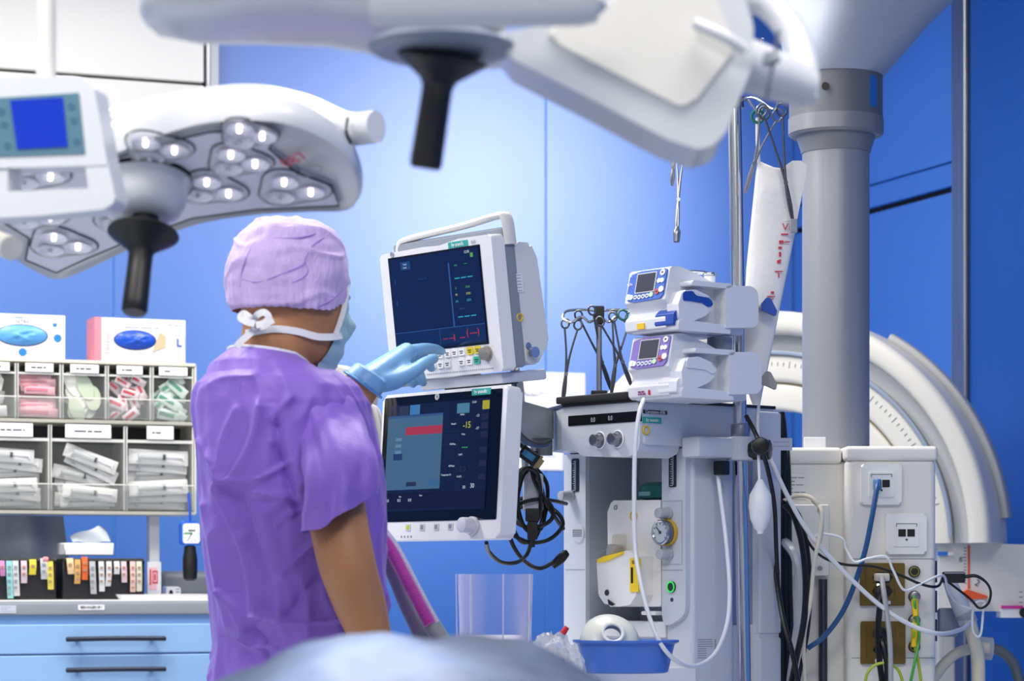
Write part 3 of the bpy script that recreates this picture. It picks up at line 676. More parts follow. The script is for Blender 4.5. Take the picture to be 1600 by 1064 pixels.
# ================================================================ theatre lamps (nearest the camera)
M_LW = mat('lamp_white', 'd0d3da', .25, var=.015)
M_LG = mat('lamp_face', 'd0d2e2', .35, var=.02)
M_LENS = mat('lens_silver', 'dcdeea', .15, .25)
def lamp_handle(parent, M, k=1.0):
    """black sterile grip hanging along -z of M"""
    h = B().lathe([(.0185, .03), (.0185, .012), (.022, .008), (.047, .004), (.049, 0), (.046, -.003), (.02, -.022), (.0165, -.03), (.0165, -.05), (.0175, -.1), (.0175, -.112), (.015, -.116), (.0, -.116)], 32, M @ Matrix.Scale(k, 4))
    return h.obj('grip', mat('grip_black', '0b0b0d', .45), parent)
def surgical_lamp_left():
    fr = Fr(P(228, 278, 3.5), 0, -18)
    t = thing('surgical_lamp', fr, 'white lobed operating lamp with clear lens clusters and black grip, hanging at left', 'surgical lamp')
    def q(px, py, z=0): v = fr.t(px, py, z); return Vector((v.x, v.y))
    outer = [q(*p) for p in ((92, 434), (60, 425), (22, 402), (0, 372), (-60, 345), (-110, 300), (-60, 245), (60, 252), (170, 236), (250, 206), (330, 185), (430, 184), (500, 206), (545, 240), (566, 285), (560, 314), (540, 326), (490, 327), (400, 332), (310, 347), (215, 381), (140, 416))]
    o3 = [Vector((p.x, p.y, 0)) for p in outer]
    op = [Vector((p.x, p.y)) for p in cr(o3, 5, True)]
    c = sum(op, Vector((0, 0)))/len(op)
    def ring(k, z): return [Vector((c.x+(p.x-c.x)*k, c.y+(p.y-c.y)*k, z)) for p in op]
    B().loft([ring(.955, .004), ring(.985, -.004), ring(1.0, .003), ring(1.0, .02), ring(.985, .034), ring(.93, .048), ring(.8, .058), ring(.5, .064), ring(.05, .066)]).obj('shell', M_LW, t, ang=60)
    inner = [q(*p) for p in ((88, 424), (40, 404), (46, 370), (-5, 340), (-75, 318), (-85, 285), (-30, 262), (60, 264), (175, 247), (250, 222), (330, 204), (400, 203), (428, 216), (420, 230), (466, 270), (518, 287), (530, 319), (400, 325), (300, 339), (205, 373), (135, 402))]
    face = B().prism(inner, -.002, .006, 'z').obj('face_plate', M_LG, t)
    B().tube([Vector((p.x, p.y, -.002)) for p in inner], .0016, 6, 1, True).obj('gasket', BK(), face)
    M_LED = em('led', 'fff4fa', 4.0)
    for (px, py, rot, sc) in ((95, 376, .3, 1), (50, 268, .1, 1), (245, 228, .0, .95), (330, 291, .4, 1.0), (456, 291, .2, 1.05), (372, 247, .2, .92), (386, 205, .1, .8), (190, 336, .3, .9), (52, 332, .2, .95)):
        p = q(px, py); n = 36
        out = []
        for k in range(n):
            a = 2*PI*k/n; r = .047*sc*(1+.14*math.cos(3*(a-rot)))
            out.append(Vector((p.x+r*math.cos(a), p.y+r*math.sin(a)*1.05)))
        m = B().prism(out, -.007, -.001, 'z', .0025, 2).obj('lens_cluster', clear_mat('lens_clear', 'f2f4fc', .12, .05, .6), t)
        B().tube([Vector((v.x, v.y, -.003)) for v in out], .0014, 5, 1, True).obj('lens_seal', BK(), m)
        for j in range(3):
            a = rot+j*2*PI/3; cx_, cy_ = p.x+.025*sc*math.cos(a), p.y+.025*sc*math.sin(a)
            B().lathe([(.004, .001), (.012, -.001), (.0185, -.0065), (.0195, -.0065)], 16, TR(cx_, cy_, -.0015), cap=False).obj('reflector', M_LENS, m, ang=70)
            B().cyl((cx_, cy_, -.001), (cx_, cy_, -.011), .0036, .003, 10).obj('led', M_LED if j != 1 else mat('led_off', 'd6d8e0', .2), m)
    B().lathe([(.064, .004), (.064, -.006), (.058, -.014), (.056, -.036), (.05, -.05), (.034, -.058), (.02, -.06), (.0, -.06)], 40, TR(0, 0, 0)).obj('hub', M_LW, t, ang=50)
    B().lathe([(.0655, 0), (.0665, -.004), (.0655, -.008)], 40, cap=False).obj('hub_seal', BK(), t)
    lamp_handle(t, TR(0, 0, -.085) @ RY(.06))
    # maker's mark on the rim, too soft to read
    v = fr.t(470, 250, -.006)
    M = TR(v.x+.004, v.y, -.0062) @ RZ(-.95)
    text('087', (0, 0, 0), .03, mat('logo_red', 'cf3a48', .5), t, rot=(PI, 0, -.75)); TEXTS[-1] = TEXTS[-1][:4]+(TR(fr.t(460, 243).x, fr.t(460, 243).y, -.0066) @ TEXTS[-1][4],)
    text('LED', (0, 0, 0), .03, mat('logo_grey', '9a9eaa', .5), t, rot=(PI, 0, -.75)); TEXTS[-1] = TEXTS[-1][:4]+(TR(fr.t(484, 262).x, fr.t(484, 262).y, -.0066) @ TEXTS[-1][4],)
    # carrying arm over the shell ending in a round stub
    arm = [fr.w(P(588, 198, 3.45)), fr.w(P(540, 200, 3.48)), fr.w(P(470, 172, 3.55)), fr.w(P(380, 155, 3.6)), fr.w(P(250, 172, 3.62)), fr.w(P(120, 205, 3.62)), fr.w(P(-60, 215, 3.6))]
    B().tube(arm, [.022, .0225, .024, .022, .02, .02, .02], 18, 8).obj('arm', M_LW, t)
    B().tube([fr.w(P(543, 185, 3.44)), fr.w(P(541, 205, 3.425)), fr.w(P(548, 224, 3.44))], .002, 6).obj('joint_line', BK(), t)
    e = P(-60, 215, 3.6); B().tube([fr.w(e), fr.w(e+Vector((-.07, 0, .04))), fr.w(e+Vector((-.1, 0, .15))), fr.w(Vector((e.x-.1, e.y, CEIL)))], .024, 16, 6).obj('drop_tube', M_LW, t)
    B().tube([fr.w(P(-15, 375, 3.42)), fr.w(P(18, 388, 3.36))], .016, 14, 1).obj('side_grip', mat('grip_cream', 'e6e2d6', .4), t)
surgical_lamp_left()
def lamp_control():
    fr = Fr(P(72, 225, 3.2), -10)
    t = thing('lamp_control_panel', fr, 'white looped lamp control panel with blue screen on a hanging tube', 'control panel')
    def o(pts, y=0): r = [fr.f(x, yy, y) for x, yy in pts]; return [Vector((v.x, v.z)) for v in r]
    b = B()
    b.prism(rnd(o(((-120, 135), (0, 121), (118, 119), (146, 130), (152, 165), (168, 258), (-120, 266))), [.01, .01, .02, .02, .01, .001, .001]), 0, .05, 'y', .008, 3)
    b.prism(rnd(o(((132, 250), (166, 245), (181, 312), (140, 318))), [.001, .001, .012, .004]), .001, .049, 'y', .008, 3)
    b.prism(rnd(o(((-120, 304), (132, 294), (178, 300), (181, 312), (168, 326), (60, 337), (-120, 346))), [.004, .004, .002, .01, .014, .01, .004]), 0.0005, .0495, 'y', .008, 3)
    b.prism(o(((-120, 255), (12, 255), (10, 310), (-120, 312))), .002, .048)
    b.obj('housing', M_LW, t, ang=50)
    B().prism(o(((-70, 157), (123, 145), (133, 240), (-70, 247)), -.001), -.0015, .004).obj('key_field', mat('key_field_teal', '54798c', .35), t)
    B().prism(o(((16, 157), (98, 152), (106, 229), (27, 233)), -.002), -.003, .002).obj('screen', mat('screen_blue', '0a1a60', .15, emit='1038c8', es=.85, var=0), t)
    for px, py in ((3, 174), (7, 194), (12, 227), (112, 166), (115, 188), (120, 221)):
        v = fr.f(px, py, -.0015); B().torus((v.x, -.002, v.z), .0034, .0007).obj('key_mark', mat('key_mark', '2f6f8f', .4), t)
    a = fr.w(P(72, 124, 3.25)); c = fr.w(P(72, 124, 3.25)); c = fr.w(Vector((P(72, 124, 3.25).x, 3.25, CEIL)))
    B().cyl(a, c, .0125, n=18).obj('hanging_tube', mat('tube_cream', 'dcdad4', .35), t)
lamp_control()
def top_lamp():
    fr = Fr(P(700, 30, 2.8))
    t = thing('operating_lamp', fr, 'large white operating lamp head with black grip and folded lobe overhead', 'surgical lamp')
    L = lambda px, py, Y: fr.w(P(px, py, Y))
    rings = []
    for px, yt, yb, hd in ((222, 8, 24, .02), (226, -8, 36, .05), (240, -28, 47, .08), (300, -50, 52, .12), (400, -60, 49, .14), (500, -64, 49, .16), (570, -64, 60, .17), (640, -64, 82, .17), (720, -60, 90, .17), (790, -50, 88, .15)):
        c = L(px, (yt+yb)/2, 2.85); hz = (yb-yt)/2*2.85/F; r = []
        for k in range(28):
            a = 2*PI*k/28; ca, sa = math.cos(a), math.sin(a)
            r.append(c+Vector((0, hd*math.copysign(abs(ca)**.7, ca), hz*math.copysign(abs(sa)**.7, sa))))
        rings.append(r)
    B().loft(rings).obj('left_lobe', M_LW, t, ang=60)
    b = B()
    o = [L(x, y, 2.72) for x, y in ((770, 52), (880, 36), (935, 0), (990, -40), (1150, -45), (1178, 40), (1172, 112), (1128, 222), (1092, 234), (1042, 217), (900, 142), (800, 92))]
    b.prism(rnd([(v.x, v.z) for v in o], [.005, .02, .02, .02, .03, .04, .03, .02, .02, .03, .03, .02]), o[0].y, o[0].y+.13, 'y', .028, 4).obj('folded_lobe', M_LW, t, ang=60)
    o = [L(x, y, 2.715) for x, y in ((840, 52), (960, 2), (1010, -30), (1110, -25), (1150, 75), (1082, 163), (1060, 165))]
    b = B().prism(rnd([(v.x, v.z) for v in o], .012), o[0].y, o[0].y+.01, 'y', .004, 2).obj('lobe_panel', mat('lamp_panel', 'dedcd8', .35), t)
    B().tube([L(1086, 36, 2.70), L(1130, 56, 2.695), L(1165, 78, 2.70)], .0065, 10).obj('lobe_bar', M_LW, t)
    o = L(690, 68, 2.72); B().ell((o.x, o.y+.02, o.z), .08, .09, .015, 28, 10).obj('hub', mat('hub_grey', '828ca0', .4), t)
    a, c = L(604, 0, 2.6), L(905, -4, 2.6)
    B().tube([a+Vector((-.014, 0, 0)), a+Vector((-.01, 0, 0)), a, c, c+Vector((.014, 0, 0)), c+Vector((.02, 0, 0))], [.006, .018, .029, .029, .018, .006], 22, 3).obj('yoke', M_LW, t)
    lamp_handle(t, Matrix.Translation(L(690, 93, 2.72)) @ RY(.16) @ RX(.17), 1.0)
    B().tube([L(1150, 96, 2.82), L(1210, 118, 2.84), L(1262, 138, 2.86)], [.03, .028, .022], 20, 4).obj('joint', M_LW, t)
    B().tube([L(1040, -330, 2.95), L(1080, -120, 2.95), L(1130, -15, 2.93), L(1195, 5, 2.93), L(1240, 55, 2.92), L(1258, 110, 2.9), L(1264, 158, 2.88)], [.016, .016, .017, .017, .017, .016, .01], 16, 8).obj('arm', M_LW, t)
    e = P(1040, -330, 2.95); B().cyl(fr.w(e), fr.w(Vector((e.x, e.y, CEIL))), .022).obj('drop_tube', M_LW, t)
    B().tube([L(1216, 48, 2.72), L(1212, 82, 2.72), L(1206, 110, 2.72), L(1197, 158, 2.74)], .0022, 8).obj('hook_wire', STL(), t)
    v = L(1205, 90, 2.715); B().box(v.x-.007, v.x+.004, v.y-.004, v.y+.02, v.z-.006, v.z+.006, .001).ell((v.x+.005, v.y-.003, v.z-.002), .005, .005, .005, 10, 8).obj('hook_clip', GRY(), t)
top_lamp()
# unseen lamp head added at right to carry the wall glow spot
fr = Fr(ADDED_SPOT + Vector((.035, -.075, .012)), 0)
t = thing('added_wall_lamp', fr, 'round white operating lamp at the side wall, turned towards the long wall', 'surgical lamp')
dv = (Vector((-0.05, 7.25, 2.15))-ADDED_SPOT).normalized(); Q = dv.to_track_quat('Z', 'Y').to_matrix().to_4x4()
B().lathe([(.05, -.06), (.14, -.045), (.2, -.01), (.205, .02), (.19, .02), (.16, -.01), (.04, -.03)], 32, Q, cap=False).obj('shell', M_LW, t)
p = Vector((0, 0, 0)); B().tube([Q @ Vector((0, 0, -.055)), Q @ Vector((0, .05, -.15)), Vector((.1, -.1, .4)), Vector((.1, -.1, CEIL-fr.loc.z))], .022, 14).obj('arm', M_LW, t)
# ================================================================ ceiling supply pendant
pc = P(1306, 700, 5.4); sc = 5.4/F
pen = thing('supply_pendant', Vector((pc.x, pc.y, 0)), 'grey ceiling supply column carrying a white socket box with many cables', 'supply pendant')
zp = lambda py: CZ+(HY-py)*sc
M_COL = mat('column_grey', '9a9ca1', .4, .3, var=.03)
M_COLD = mat('collar_grey', '6d6f76', .45, .1); 
B().lathe([(.0705, zp(716)), (.0705, zp(238))], 48).obj('column', M_COL, pen)
B().lathe([(.0725, zp(240)), (.0735, zp(236)), (.083, zp(214)), (.084, zp(205))], 48).obj('collar_cone', mat('collar_mid', '85878d', .4, .2), pen)
B().lathe([(.094, zp(214)), (.1, zp(210)), (.1, zp(186))], 48).obj('collar_ring', mat('collar_light', '85878e', .4, .2), pen)
up = B().lathe([(.098, zp(186)), (.098, zp(120))], 48).obj('collar', M_COLD, pen)
for ang, z, nm in ((-2.0, zp(148), 'screw_hole'),):
    pass
v = Vector((P(1281, 148, 5.4).x-pc.x, -.0945, zp(148))); B().cyl(v, v+Vector((0, -.004, 0)), .008, n=16).obj('screw_hole', BK(), up)
a = math.asin(51/72.6); M = TR(.0985*math.sin(a), -.0985*math.cos(a), zp(152)) @ RZ(a)
B().prism(rect(-.012, .012, -.034, .034, .011), -.001, .004, M=M).obj('blue_inlay', mat('inlay_blue', '2a6fb8', .4), up)
def sq(cx, cy, h, z, e): 
    r = []
    for k in range(40):
        an = 2*PI*k/40+.35; ca, sa = math.cos(an), math.sin(an)
        x_, y_ = h*math.copysign(abs(ca)**e, ca), h*math.copysign(abs(sa)**e, sa)
        r.append(Vector((cx+x_*math.cos(.5)-y_*math.sin(.5), cy+x_*math.sin(.5)+y_*math.cos(.5), z)))
    return r
B().loft([sq(0, 0, .1, zp(121), 1), sq(.012, 0, .112, zp(95), .8), sq(.04, .02, .14, zp(40), .65), sq(.075, .04, .18, zp(-20), .6), sq(.13, .05, .24, zp(-90), .55), sq(.13, .05, .26, CEIL, .5)]).obj('bracket', mat('bracket_white', 'a7aebd', .4, var=.02), pen, ang=60)
SF = Fr((0, 5.15, 0)); S0 = 5.15
def sv(px, py, y=0.0): v = SF.f(px, py, y); return v.x, v.z
def sl(v): return v-Vector((pc.x, pc.y, 0))
M_BOX = mat('box_ivory', 'e6e4de', .4, var=.02)
x0, zt_ = sv(1322, 716); x1, _ = sv(1463, 716); zb_ = .55
off = Vector((-pc.x, 5.15-pc.y, 0))
B().box(x0, x1, 0, .36, zb_, zt_, .014, 4, TR(*off)).obj('socket_box', M_BOX, pen)
xa, _ = sv(1226, 716, .04)
B().box(xa, x0+.02, .04, .36, zb_, zt_-.004, .01, 3, TR(*off)).obj('side_box', M_BOX, pen)
za, zb2 = sv(1300, 697)[1], sv(1300, 720)[1]
B().box(x0-.003, x1+.003, -.006, .366, zb2, za, .008, 3, TR(*off)).obj('top_cover', M_BOX, pen)
B().box(xa-.003, x0-.004, .03, .366, zb2-.004, za-.001, .008, 3, TR(*off)).obj('top_cover', M_BOX, pen)
cvl = B()
for py in (873, 1028): v = sv(1390, py); cvl.box(x0+.012, x1-.004, -.0006, .002, v[1]-.0008, v[1]+.0008, M=TR(*off))
cvl.obj('panel_seam', GRY(), pen)
def data_socket(px, py):
    x, z = sv(px, py); T = TR(off.x+x, off.y, z)
    s = B().prism(rect(-.041, .041, -.041, .041, .006), -.010, 0, 'y', .006, 3, M=T).obj('data_socket', mat('socket_white', 'eeeeec', .35), pen)
    B().prism(rect(-.025, .025, -.026, .024, .002), -.0125, -.009, 'y', .001, 1, M=T).obj('insert', mat('socket_white', 'eeeeec', .35), s)
    for dx in (-.009, .009): B().box(dx-.0075, dx+.0075, -.0132, -.012, -.006, .009, M=T).obj('jack', BK(), s)
    b = B().box(-.02, .02, -.0132, -.012, .0195, .0205, M=T).box(-.021, -.0198, -.0132, -.012, .014, .0205, M=T).box(.0198, .021, -.0132, -.012, .014, .0205, M=T).cyl(T @ Vector((0, -.012, -.012)), T @ Vector((0, -.0135, -.012)), .0022, n=8)
    b.obj('label_frame', TXT(), s)
data_socket(1376, 757); data_socket(1415, 834)
M_OL = mat('olive_plastic', '6a5410', .4)
def power_socket(px, py):
    x, z = sv(px, py); T = TR(off.x+x, off.y, z)
    s = B().prism(rect(-.045, .045, -.043, .043, .003), -.008, 0, 'y', .003, 2, M=T).obj('power_socket', M_OL, pen)
    for dz in (.014, -.014):
        o = [Vector((-.021, dz)), Vector((-.013, dz+.011)), Vector((.013, dz+.011)), Vector((.021, dz)), Vector((.013, dz-.011)), Vector((-.013, dz-.011))]
        B().prism(o, -.0088, -.004, M=T).obj('outlet', BK(), s)
    B().box(-.016, .016, -.0092, -.008, -.04, -.033, M=T).obj('outlet_label', WSTK(), s)
    for z0 in (-.03,): B().box(.024, .0247, -.0086, -.008, -.035, .035, M=T).box(-.0337, -.033, -.0086, -.008, -.035, .035, M=T).obj('ridge', mat('olive_dark', '4c3c08', .5), s)
    v = T @ Vector((-.009, -.009, -.001)); B().ell((v.x, v.y, v.z), .0028, .0028, .0028, 10, 8).obj('pilot_light', em('pilot', 'c8ffd8', 3), s)
power_socket(1378, 913); power_socket(1379, 1004)
for py in (893, 932, 969, 1010):
    x, z = sv(1428, py); T = TR(off.x+x, off.y, z)
    s = B().cyl(T @ Vector((0, 0, 0)), T @ Vector((0, -.008, 0)), .012, n=24, bev=.002).obj('earth_jack', mat('jack_dark', '1c1c1a', .4), pen)
    if py in (893, 1010): B().torus((0, -.008, 0), .0085, .0012, T).obj('jack_ring', mat('ring_olive', '8d8a20', .4), s)
    else: B().cyl(T @ Vector((0, -.006, 0)), T @ Vector((0, -.022, 0)), .0105, n=20, bev=.002).obj('jack_plug', STL(), s)
b = B()
for py in (893, 940, 985): x, z = sv(1466, py); b.box(x1, x1+.005, .02, .05, z-.022, z+.022, M=TR(*off))
b.obj('rail_insert', BK(), pen)
# fittings on the left box
a = SF.f(1226, 742, .035); c = SF.f(1261, 770, .035)
pl = B().box(a.x, c.x, .033, .041, c.z-.012, a.z, .001, 1, TR(*off)).obj('type_plate', mat('plate_white', 'e2e2e0', .5), pen)
lines(B(), a.x+off.x+.004, c.x+off.x-.004, c.z-.01, a.z-.002, 6, .033+off.y, .0012, 3).obj('small_print', TXT(), pl)
a = SF.f(1225, 788, -.0); c = SF.f(1296, 900, -.0)
B().box(a.x, c.x, .0, .05, c.z, a.z, .004, 2, TR(*off)).obj('clamp_plate', M_BOX, pen)
for px, py in ((1281, 797), (1281, 888)):
    v = SF.f(px, py, 0); B().cyl((v.x+off.x, off.y, v.z), (v.x+off.x, off.y-.003, v.z), .005, n=14).obj('screw', STL(), pen)
v = SF.f(1285, 905, .03); B().cyl((v.x+off.x, off.y+.02, .5), (v.x+off.x, off.y+.02, v.z), .009, n=14).obj('rod', mat('rod_dark', '50545c', .3, .8), pen)
a = SF.f(1256, 683, .1); B().box(a.x, a.x+.045, .1, .103, a.z-.03, a.z, .001, 1, TR(*off)).obj('paper_tag', PAPER(), pen)
# ================================================================ chrome infusion pole
p0 = P(1163, 1064, 4.93); p1 = P(1146, 60, 4.93)
dirp = (p0-p1).normalized(); base = p1+dirp*((p1.z-.35)/(-dirp.z))
pole = thing('infusion_pole', base, 'tall chrome infusion pole carrying the two infusion pumps', 'pole')
pl_ = lambda v: Vector(v)-base
B().cyl(pl_(base), pl_(p1), .0132, n=24).obj('tube', CHR(), pole)
zc = P(1157, 672, 4.93); B().cyl(pl_(zc+dirp*.016), pl_(zc-dirp*.012), .019, n=24, bev=.002).obj('collar', STL(), pole)
ch = p1+Vector((0, 0, -.03))
for k in range(4):
    a = k*PI/2+.5; d = Vector((math.cos(a), math.sin(a), 0))
    B().tube([pl_(ch), pl_(ch+d*.05), pl_(ch+d*.085+Vector((0, 0, -.012))), pl_(ch+d*.1+Vector((0, 0, .012)))], .003, 8).obj('hook', CHR(), pole)
B().cyl((0, 0, 0), (0, 0, .03), .02, n=20, bev=.003).obj('end_cap', BKR(), pole)
hk = P(1148, 160, 4.93)
B().cyl(pl_(hk+dirp*.012), pl_(hk-dirp*.012), .018, n=20, bev=.002).obj('hook_collar', STL(), pole)
for e_ in (P(1062, 196, 4.925), P(1186, 172, 4.885), P(1208, 166, 4.85)):
    d_ = e_-hk; B().tube([pl_(hk), pl_(hk+d_*.5+Vector((0, 0, .012))), pl_(e_+Vector((0, 0, -.006))), pl_(e_+d_.normalized()*.016+Vector((0, 0, .014)))], .0026, 8).obj('hook', CHR(), pole)
# machine clamp that holds the pole
t = thing('pole_clamp', MF, 'white clamp block fixing the chrome pole to the machine side', 'clamp')
v0 = MF.i @ P(1160, 700, 4.93)
za, zb3 = P(1130, 683, 4.93).z, P(1130, 720, 4.93).z
B().box(.001, .05, -.02, v0.y-.01, zb3+.004, za-.002, .006, 2).obj('arm', M_MACH, t)
B().prism(circ(v0.x, v0.y, .031, 28), zb3, za, 'z', .004).obj('ring', M_MACH, t)
B().cyl((v0.x+.02, v0.y+.0, zb3+.02), (v0.x+.055, v0.y+.02, zb3+.02), .02, n=10, bev=.003).obj('clamp_knob', BK(), t)
B().box(v0.x-.03, v0.x-.005, v0.y-.05, v0.y-.028, zb3-.028, zb3-.0005, .003).obj('lock_lever', BK(), t)
# ---------------------------------------------------------------- infusion pumps
M_PW = mat('pump_white', 'dfe3ec', .33, var=.02)
def pump(px, py, label, face_c, lever_c, kn_c, Y=4.72):
    fr = Fr(P(px, py, Y), -52)
    t = thing('infusion_pump', fr, label, 'infusion pump', 'infusion pumps stacked on the pole')
    prof = [(.004, .004), (-.004, .008), (-.006, .03), (.010, .043), (.002, .058), (-.006, .066), (.007, .134), (.03, .1365), (.08, .122), (.125, .104), (.19, .1), (.19, .004)]
    B().prism(rnd(prof, [.003, .004, .006, .01, .006, .004, .005, .02, .02, .01, .01, .003]), -.114, 0, 'x', .005, 2).obj('case', M_PW, t)
    B().prism(rnd([(.115, .012), (.19, .018), (.198, .03), (.198, .09), (.185, .104), (.115, .1)], [.003, .008, .01, .014, .014, .003]), -.05, .034, 'x', .006, 2).obj('rear_block', M_PW, t)
    B().prism(rnd([(.0, .001), (.13, .001), (.13, .018), (.0, .024)], [.006, .002, .002, .01]), -.1, .03, 'x', .004, 2).obj('foot_ledge', M_PW, t)
    B().prism(rnd([(.03, .094), (.13, .094), (.13, .105), (.03, .104)], .004), -.02, .034, 'x', .003, 2).obj('roof_ledge', M_PW, t)
    lv = B().prism(rnd([(.004, .022), (.002, .055), (.012, .083), (.045, .087), (.085, .074), (.09, .055), (.07, .035), (.035, .02)], [.006, .01, .012, .014, .014, .014, .014, .01]), -.004, .028, 'x', .006, 3).obj('door', M_PW, t)
    B().prism(rnd([(.012, .062), (.013, .08), (.035, .083), (.044, .074), (.075, .072), (.085, .064), (.085, .056), (.074, .053), (.06, .06), (.03, .062)], .004), .026, .0305, 'x', .001).obj('door_lever', lever_c, lv)
    B().prism(rnd([(-.006, .012), (-.004, .036), (.012, .05), (.02, .02), (.02, .008)], .004), -.03, .022, 'x', .003).obj('door_hinge', kn_c, t)
    th = math.atan2(.013, .068); M = TR(-.057, -.0005, .1) @ RX(-th)
    B().prism(rnd([(-.052, -.028), (-.03, -.034), (.045, -.032), (.052, -.024), (.053, .031), (-.02, .032), (-.05, .026)], .006), -.0022, .002, M=M).obj('control_face', face_c, t)
    sc_ = B().prism(rect(-.029, .027, -.016, .027, .002), -.0034, -.001, M=M).obj('screen_frame', mat('frame_pale', 'b9bdc6', .4), t)
    B().prism(rect(-.026, .024, -.0135, .0245), -.004, -.003, M=M).obj('screen', mat('lcd_grey', '3c3f4c', .2), sc_)
    for i, (kx, kz, r_, c) in enumerate(((-.045, -.022, .0065, 'w'), (-.037, -.023, .0055, 'w'), (-.024, -.024, .0048, 'd'), (-.013, -.0245, .0048, 'd'), (-.002, -.024, .0048, 'd'), (.009, -.0235, .0048, 'd'), (.02, -.022, .0052, 'g'), (.035, -.017, .006, 'r'), (.046, -.013, .0065, 'w'), (.043, .023, .0065, 'w'), (.036, .006, .005, 'w'), (.045, .006, .005, 'w'))):
        m = {'w': mat('key_white', 'f2f2f3', .4), 'd': mat('key_pale_blue', 'cdd6ea', .4), 'g': mat('key_pale_green', 'bfe6b4', .4), 'r': mat('key_red', 'c24a58', .4)}[c]
        B().cyl(M @ Vector((kx, -.002, kz)), M @ Vector((kx, -.0042, kz)), r_, n=14).obj('key', m, t)
    b = B()
    for kx, kz, w_ in ((-.024, -.024, .002), (-.013, -.0245, .002), (-.002, -.024, .002), (.009, -.0235, .002), (.043, .023, .0025), (.035, -.017, .0025)): b.box(kx-w_, kx+w_, -.0046, -.0042, kz-w_*.7, kz+w_*.7, M=M)
    b.obj('key_symbol', TXT(), t)
    t.scale = (1, 1, .9)
    return t, fr
M_BLF = mat('pump_blue', '2f62c4', .4); M_BLD = mat('pump_lever_blue', '1a48a8', .35); M_PUR = mat('pump_purple', '7d6bbd', .4)
t, fr = pump(1043, 518, 'infusion pump with blue face and blue door lever, upper of the two on the pole', M_BLF, M_BLD, M_BLD)
text('agilia', (-.103, -.003, .106), .008, WSTK(), t, rot=(PI/2, 0, 0)); text('VP', (-.1, -.003, .122), .006, WSTK(), t)
B().box(-.078, -.058, -.0075, -.004, .010, .022).obj('yellow_label', mat('label_yellow', 'e8c21a', .5), t)
t2_, fr2 = pump(1048, 623, 'infusion pump with purple face and white door lever, lower of the two on the pole', M_PUR, M_PW, M_PW)
lines(B(), -.085, -.06, .011, .021, 2, -.0062, .003, 12).obj('maker_print', mat('print_wine', '8a2a6a', .5), t2_); B().box(-.055, -.052, -.0075, -.004, .011, .021).obj('small_label', mat('red_plastic', 'c8202c', .4), t2_)
v = fr2.s_(1002, 425, 0)
# neck between the pumps, blue and grey clamp knobs, drip hook on the upper pump
b = fr2.m
B().cyl((-.03, .15, .1), (-.03, .15, .137), .024, n=24).obj('stack_post', GRY(), t2_)
for (py, c, nm, lab) in ((487, mat('pump_lever_blue', '1a48a8', .35), 'pump_clamp', 'steel clamp with blue wing knob on the pole behind upper pump'), (600, mat('clamp_grey', '8a8a8e', .4), 'pump_clamp', 'steel clamp with grey wing knob on the pole behind lower pump')):
    c0 = P(1158, py, 4.93); c0 = c0+dirp*0
    t = thing(nm, c0, lab, 'clamp', 'pump clamps on the pole')
    B().box(-.03, .03, -.045, .02, -.016, .012, .004).obj('jaw', STL(), t)
    B().tube([Vector((.02, -.03, 0)), Vector((.03, -.06, 0)), Vector((.036, -.078, 0))], .006, 10).obj('screw', STL(), t)
    B().prism(rnd([(.03, -.006), (.045, -.012), (.058, -.018), (.06, -.008), (.048, .016), (.04, .018), (.03, .006)], .003), -.092, -.076, 'y', .003).obj('wing_knob', c, t)
hb0 = fr.m
dh = thing('drip_hook', fr, 'chrome drip chamber hook on white post above the upper pump', 'hook'); dh.location.z -= .009
B().cyl((-.055, .155, .101), (-.055, .155, .128), .011, n=18, bev=.002).obj('post', W_(), dh)
B().tube([(-.055, .155, .126), (-.055, .15, .133), (-.06, .11, .134), (-.075, .06, .128), (-.1, .07, .125), (-.09, .11, .131), (-.06, .145, .133)], .0025, 8).obj('wire', CHR(), dh)
B().cyl((-.055, .155, .128), (-.055, .155, .134), .014, n=18, bev=.002).obj('cap', CHR(), dh)
# ---------------------------------------------------------------- hook stand on top of the machine with forceps
hs = MF.m @ Vector((-.20, -.06, zt+.022)); hs2 = P(936, 483, hs.y); hs.x = hs2.x
st = thing('hook_stand', hs, 'short steel stand with wire hook ring on top of the machine', 'stand')
hz = hs2.z-hs.z
B().cyl((0, 0, 0), (0, 0, hz-.02), .0055, n=14).obj('post', STL(), st)
B().box(-.016, .016, -.012, .012, 0, .012, .002).obj('foot', BK(), st)
B().box(-.01, .01, -.009, .009, hz-.03, hz+.006, .003).obj('hub', BK(), st)
for s in (-1, 1):
    B().tube([(s*.008, 0, hz-.003), (s*.03, .01, hz+.0), (s*.064, .0, hz-.004), (s*.07, -.01, hz-.02), (s*.055, -.02, hz-.028), (s*.035, -.014, hz-.016), (s*.02, -.008, hz-.026), (s*.006, 0, hz-.018)], .0026, 8).obj('wire_hook', CHR(), st)
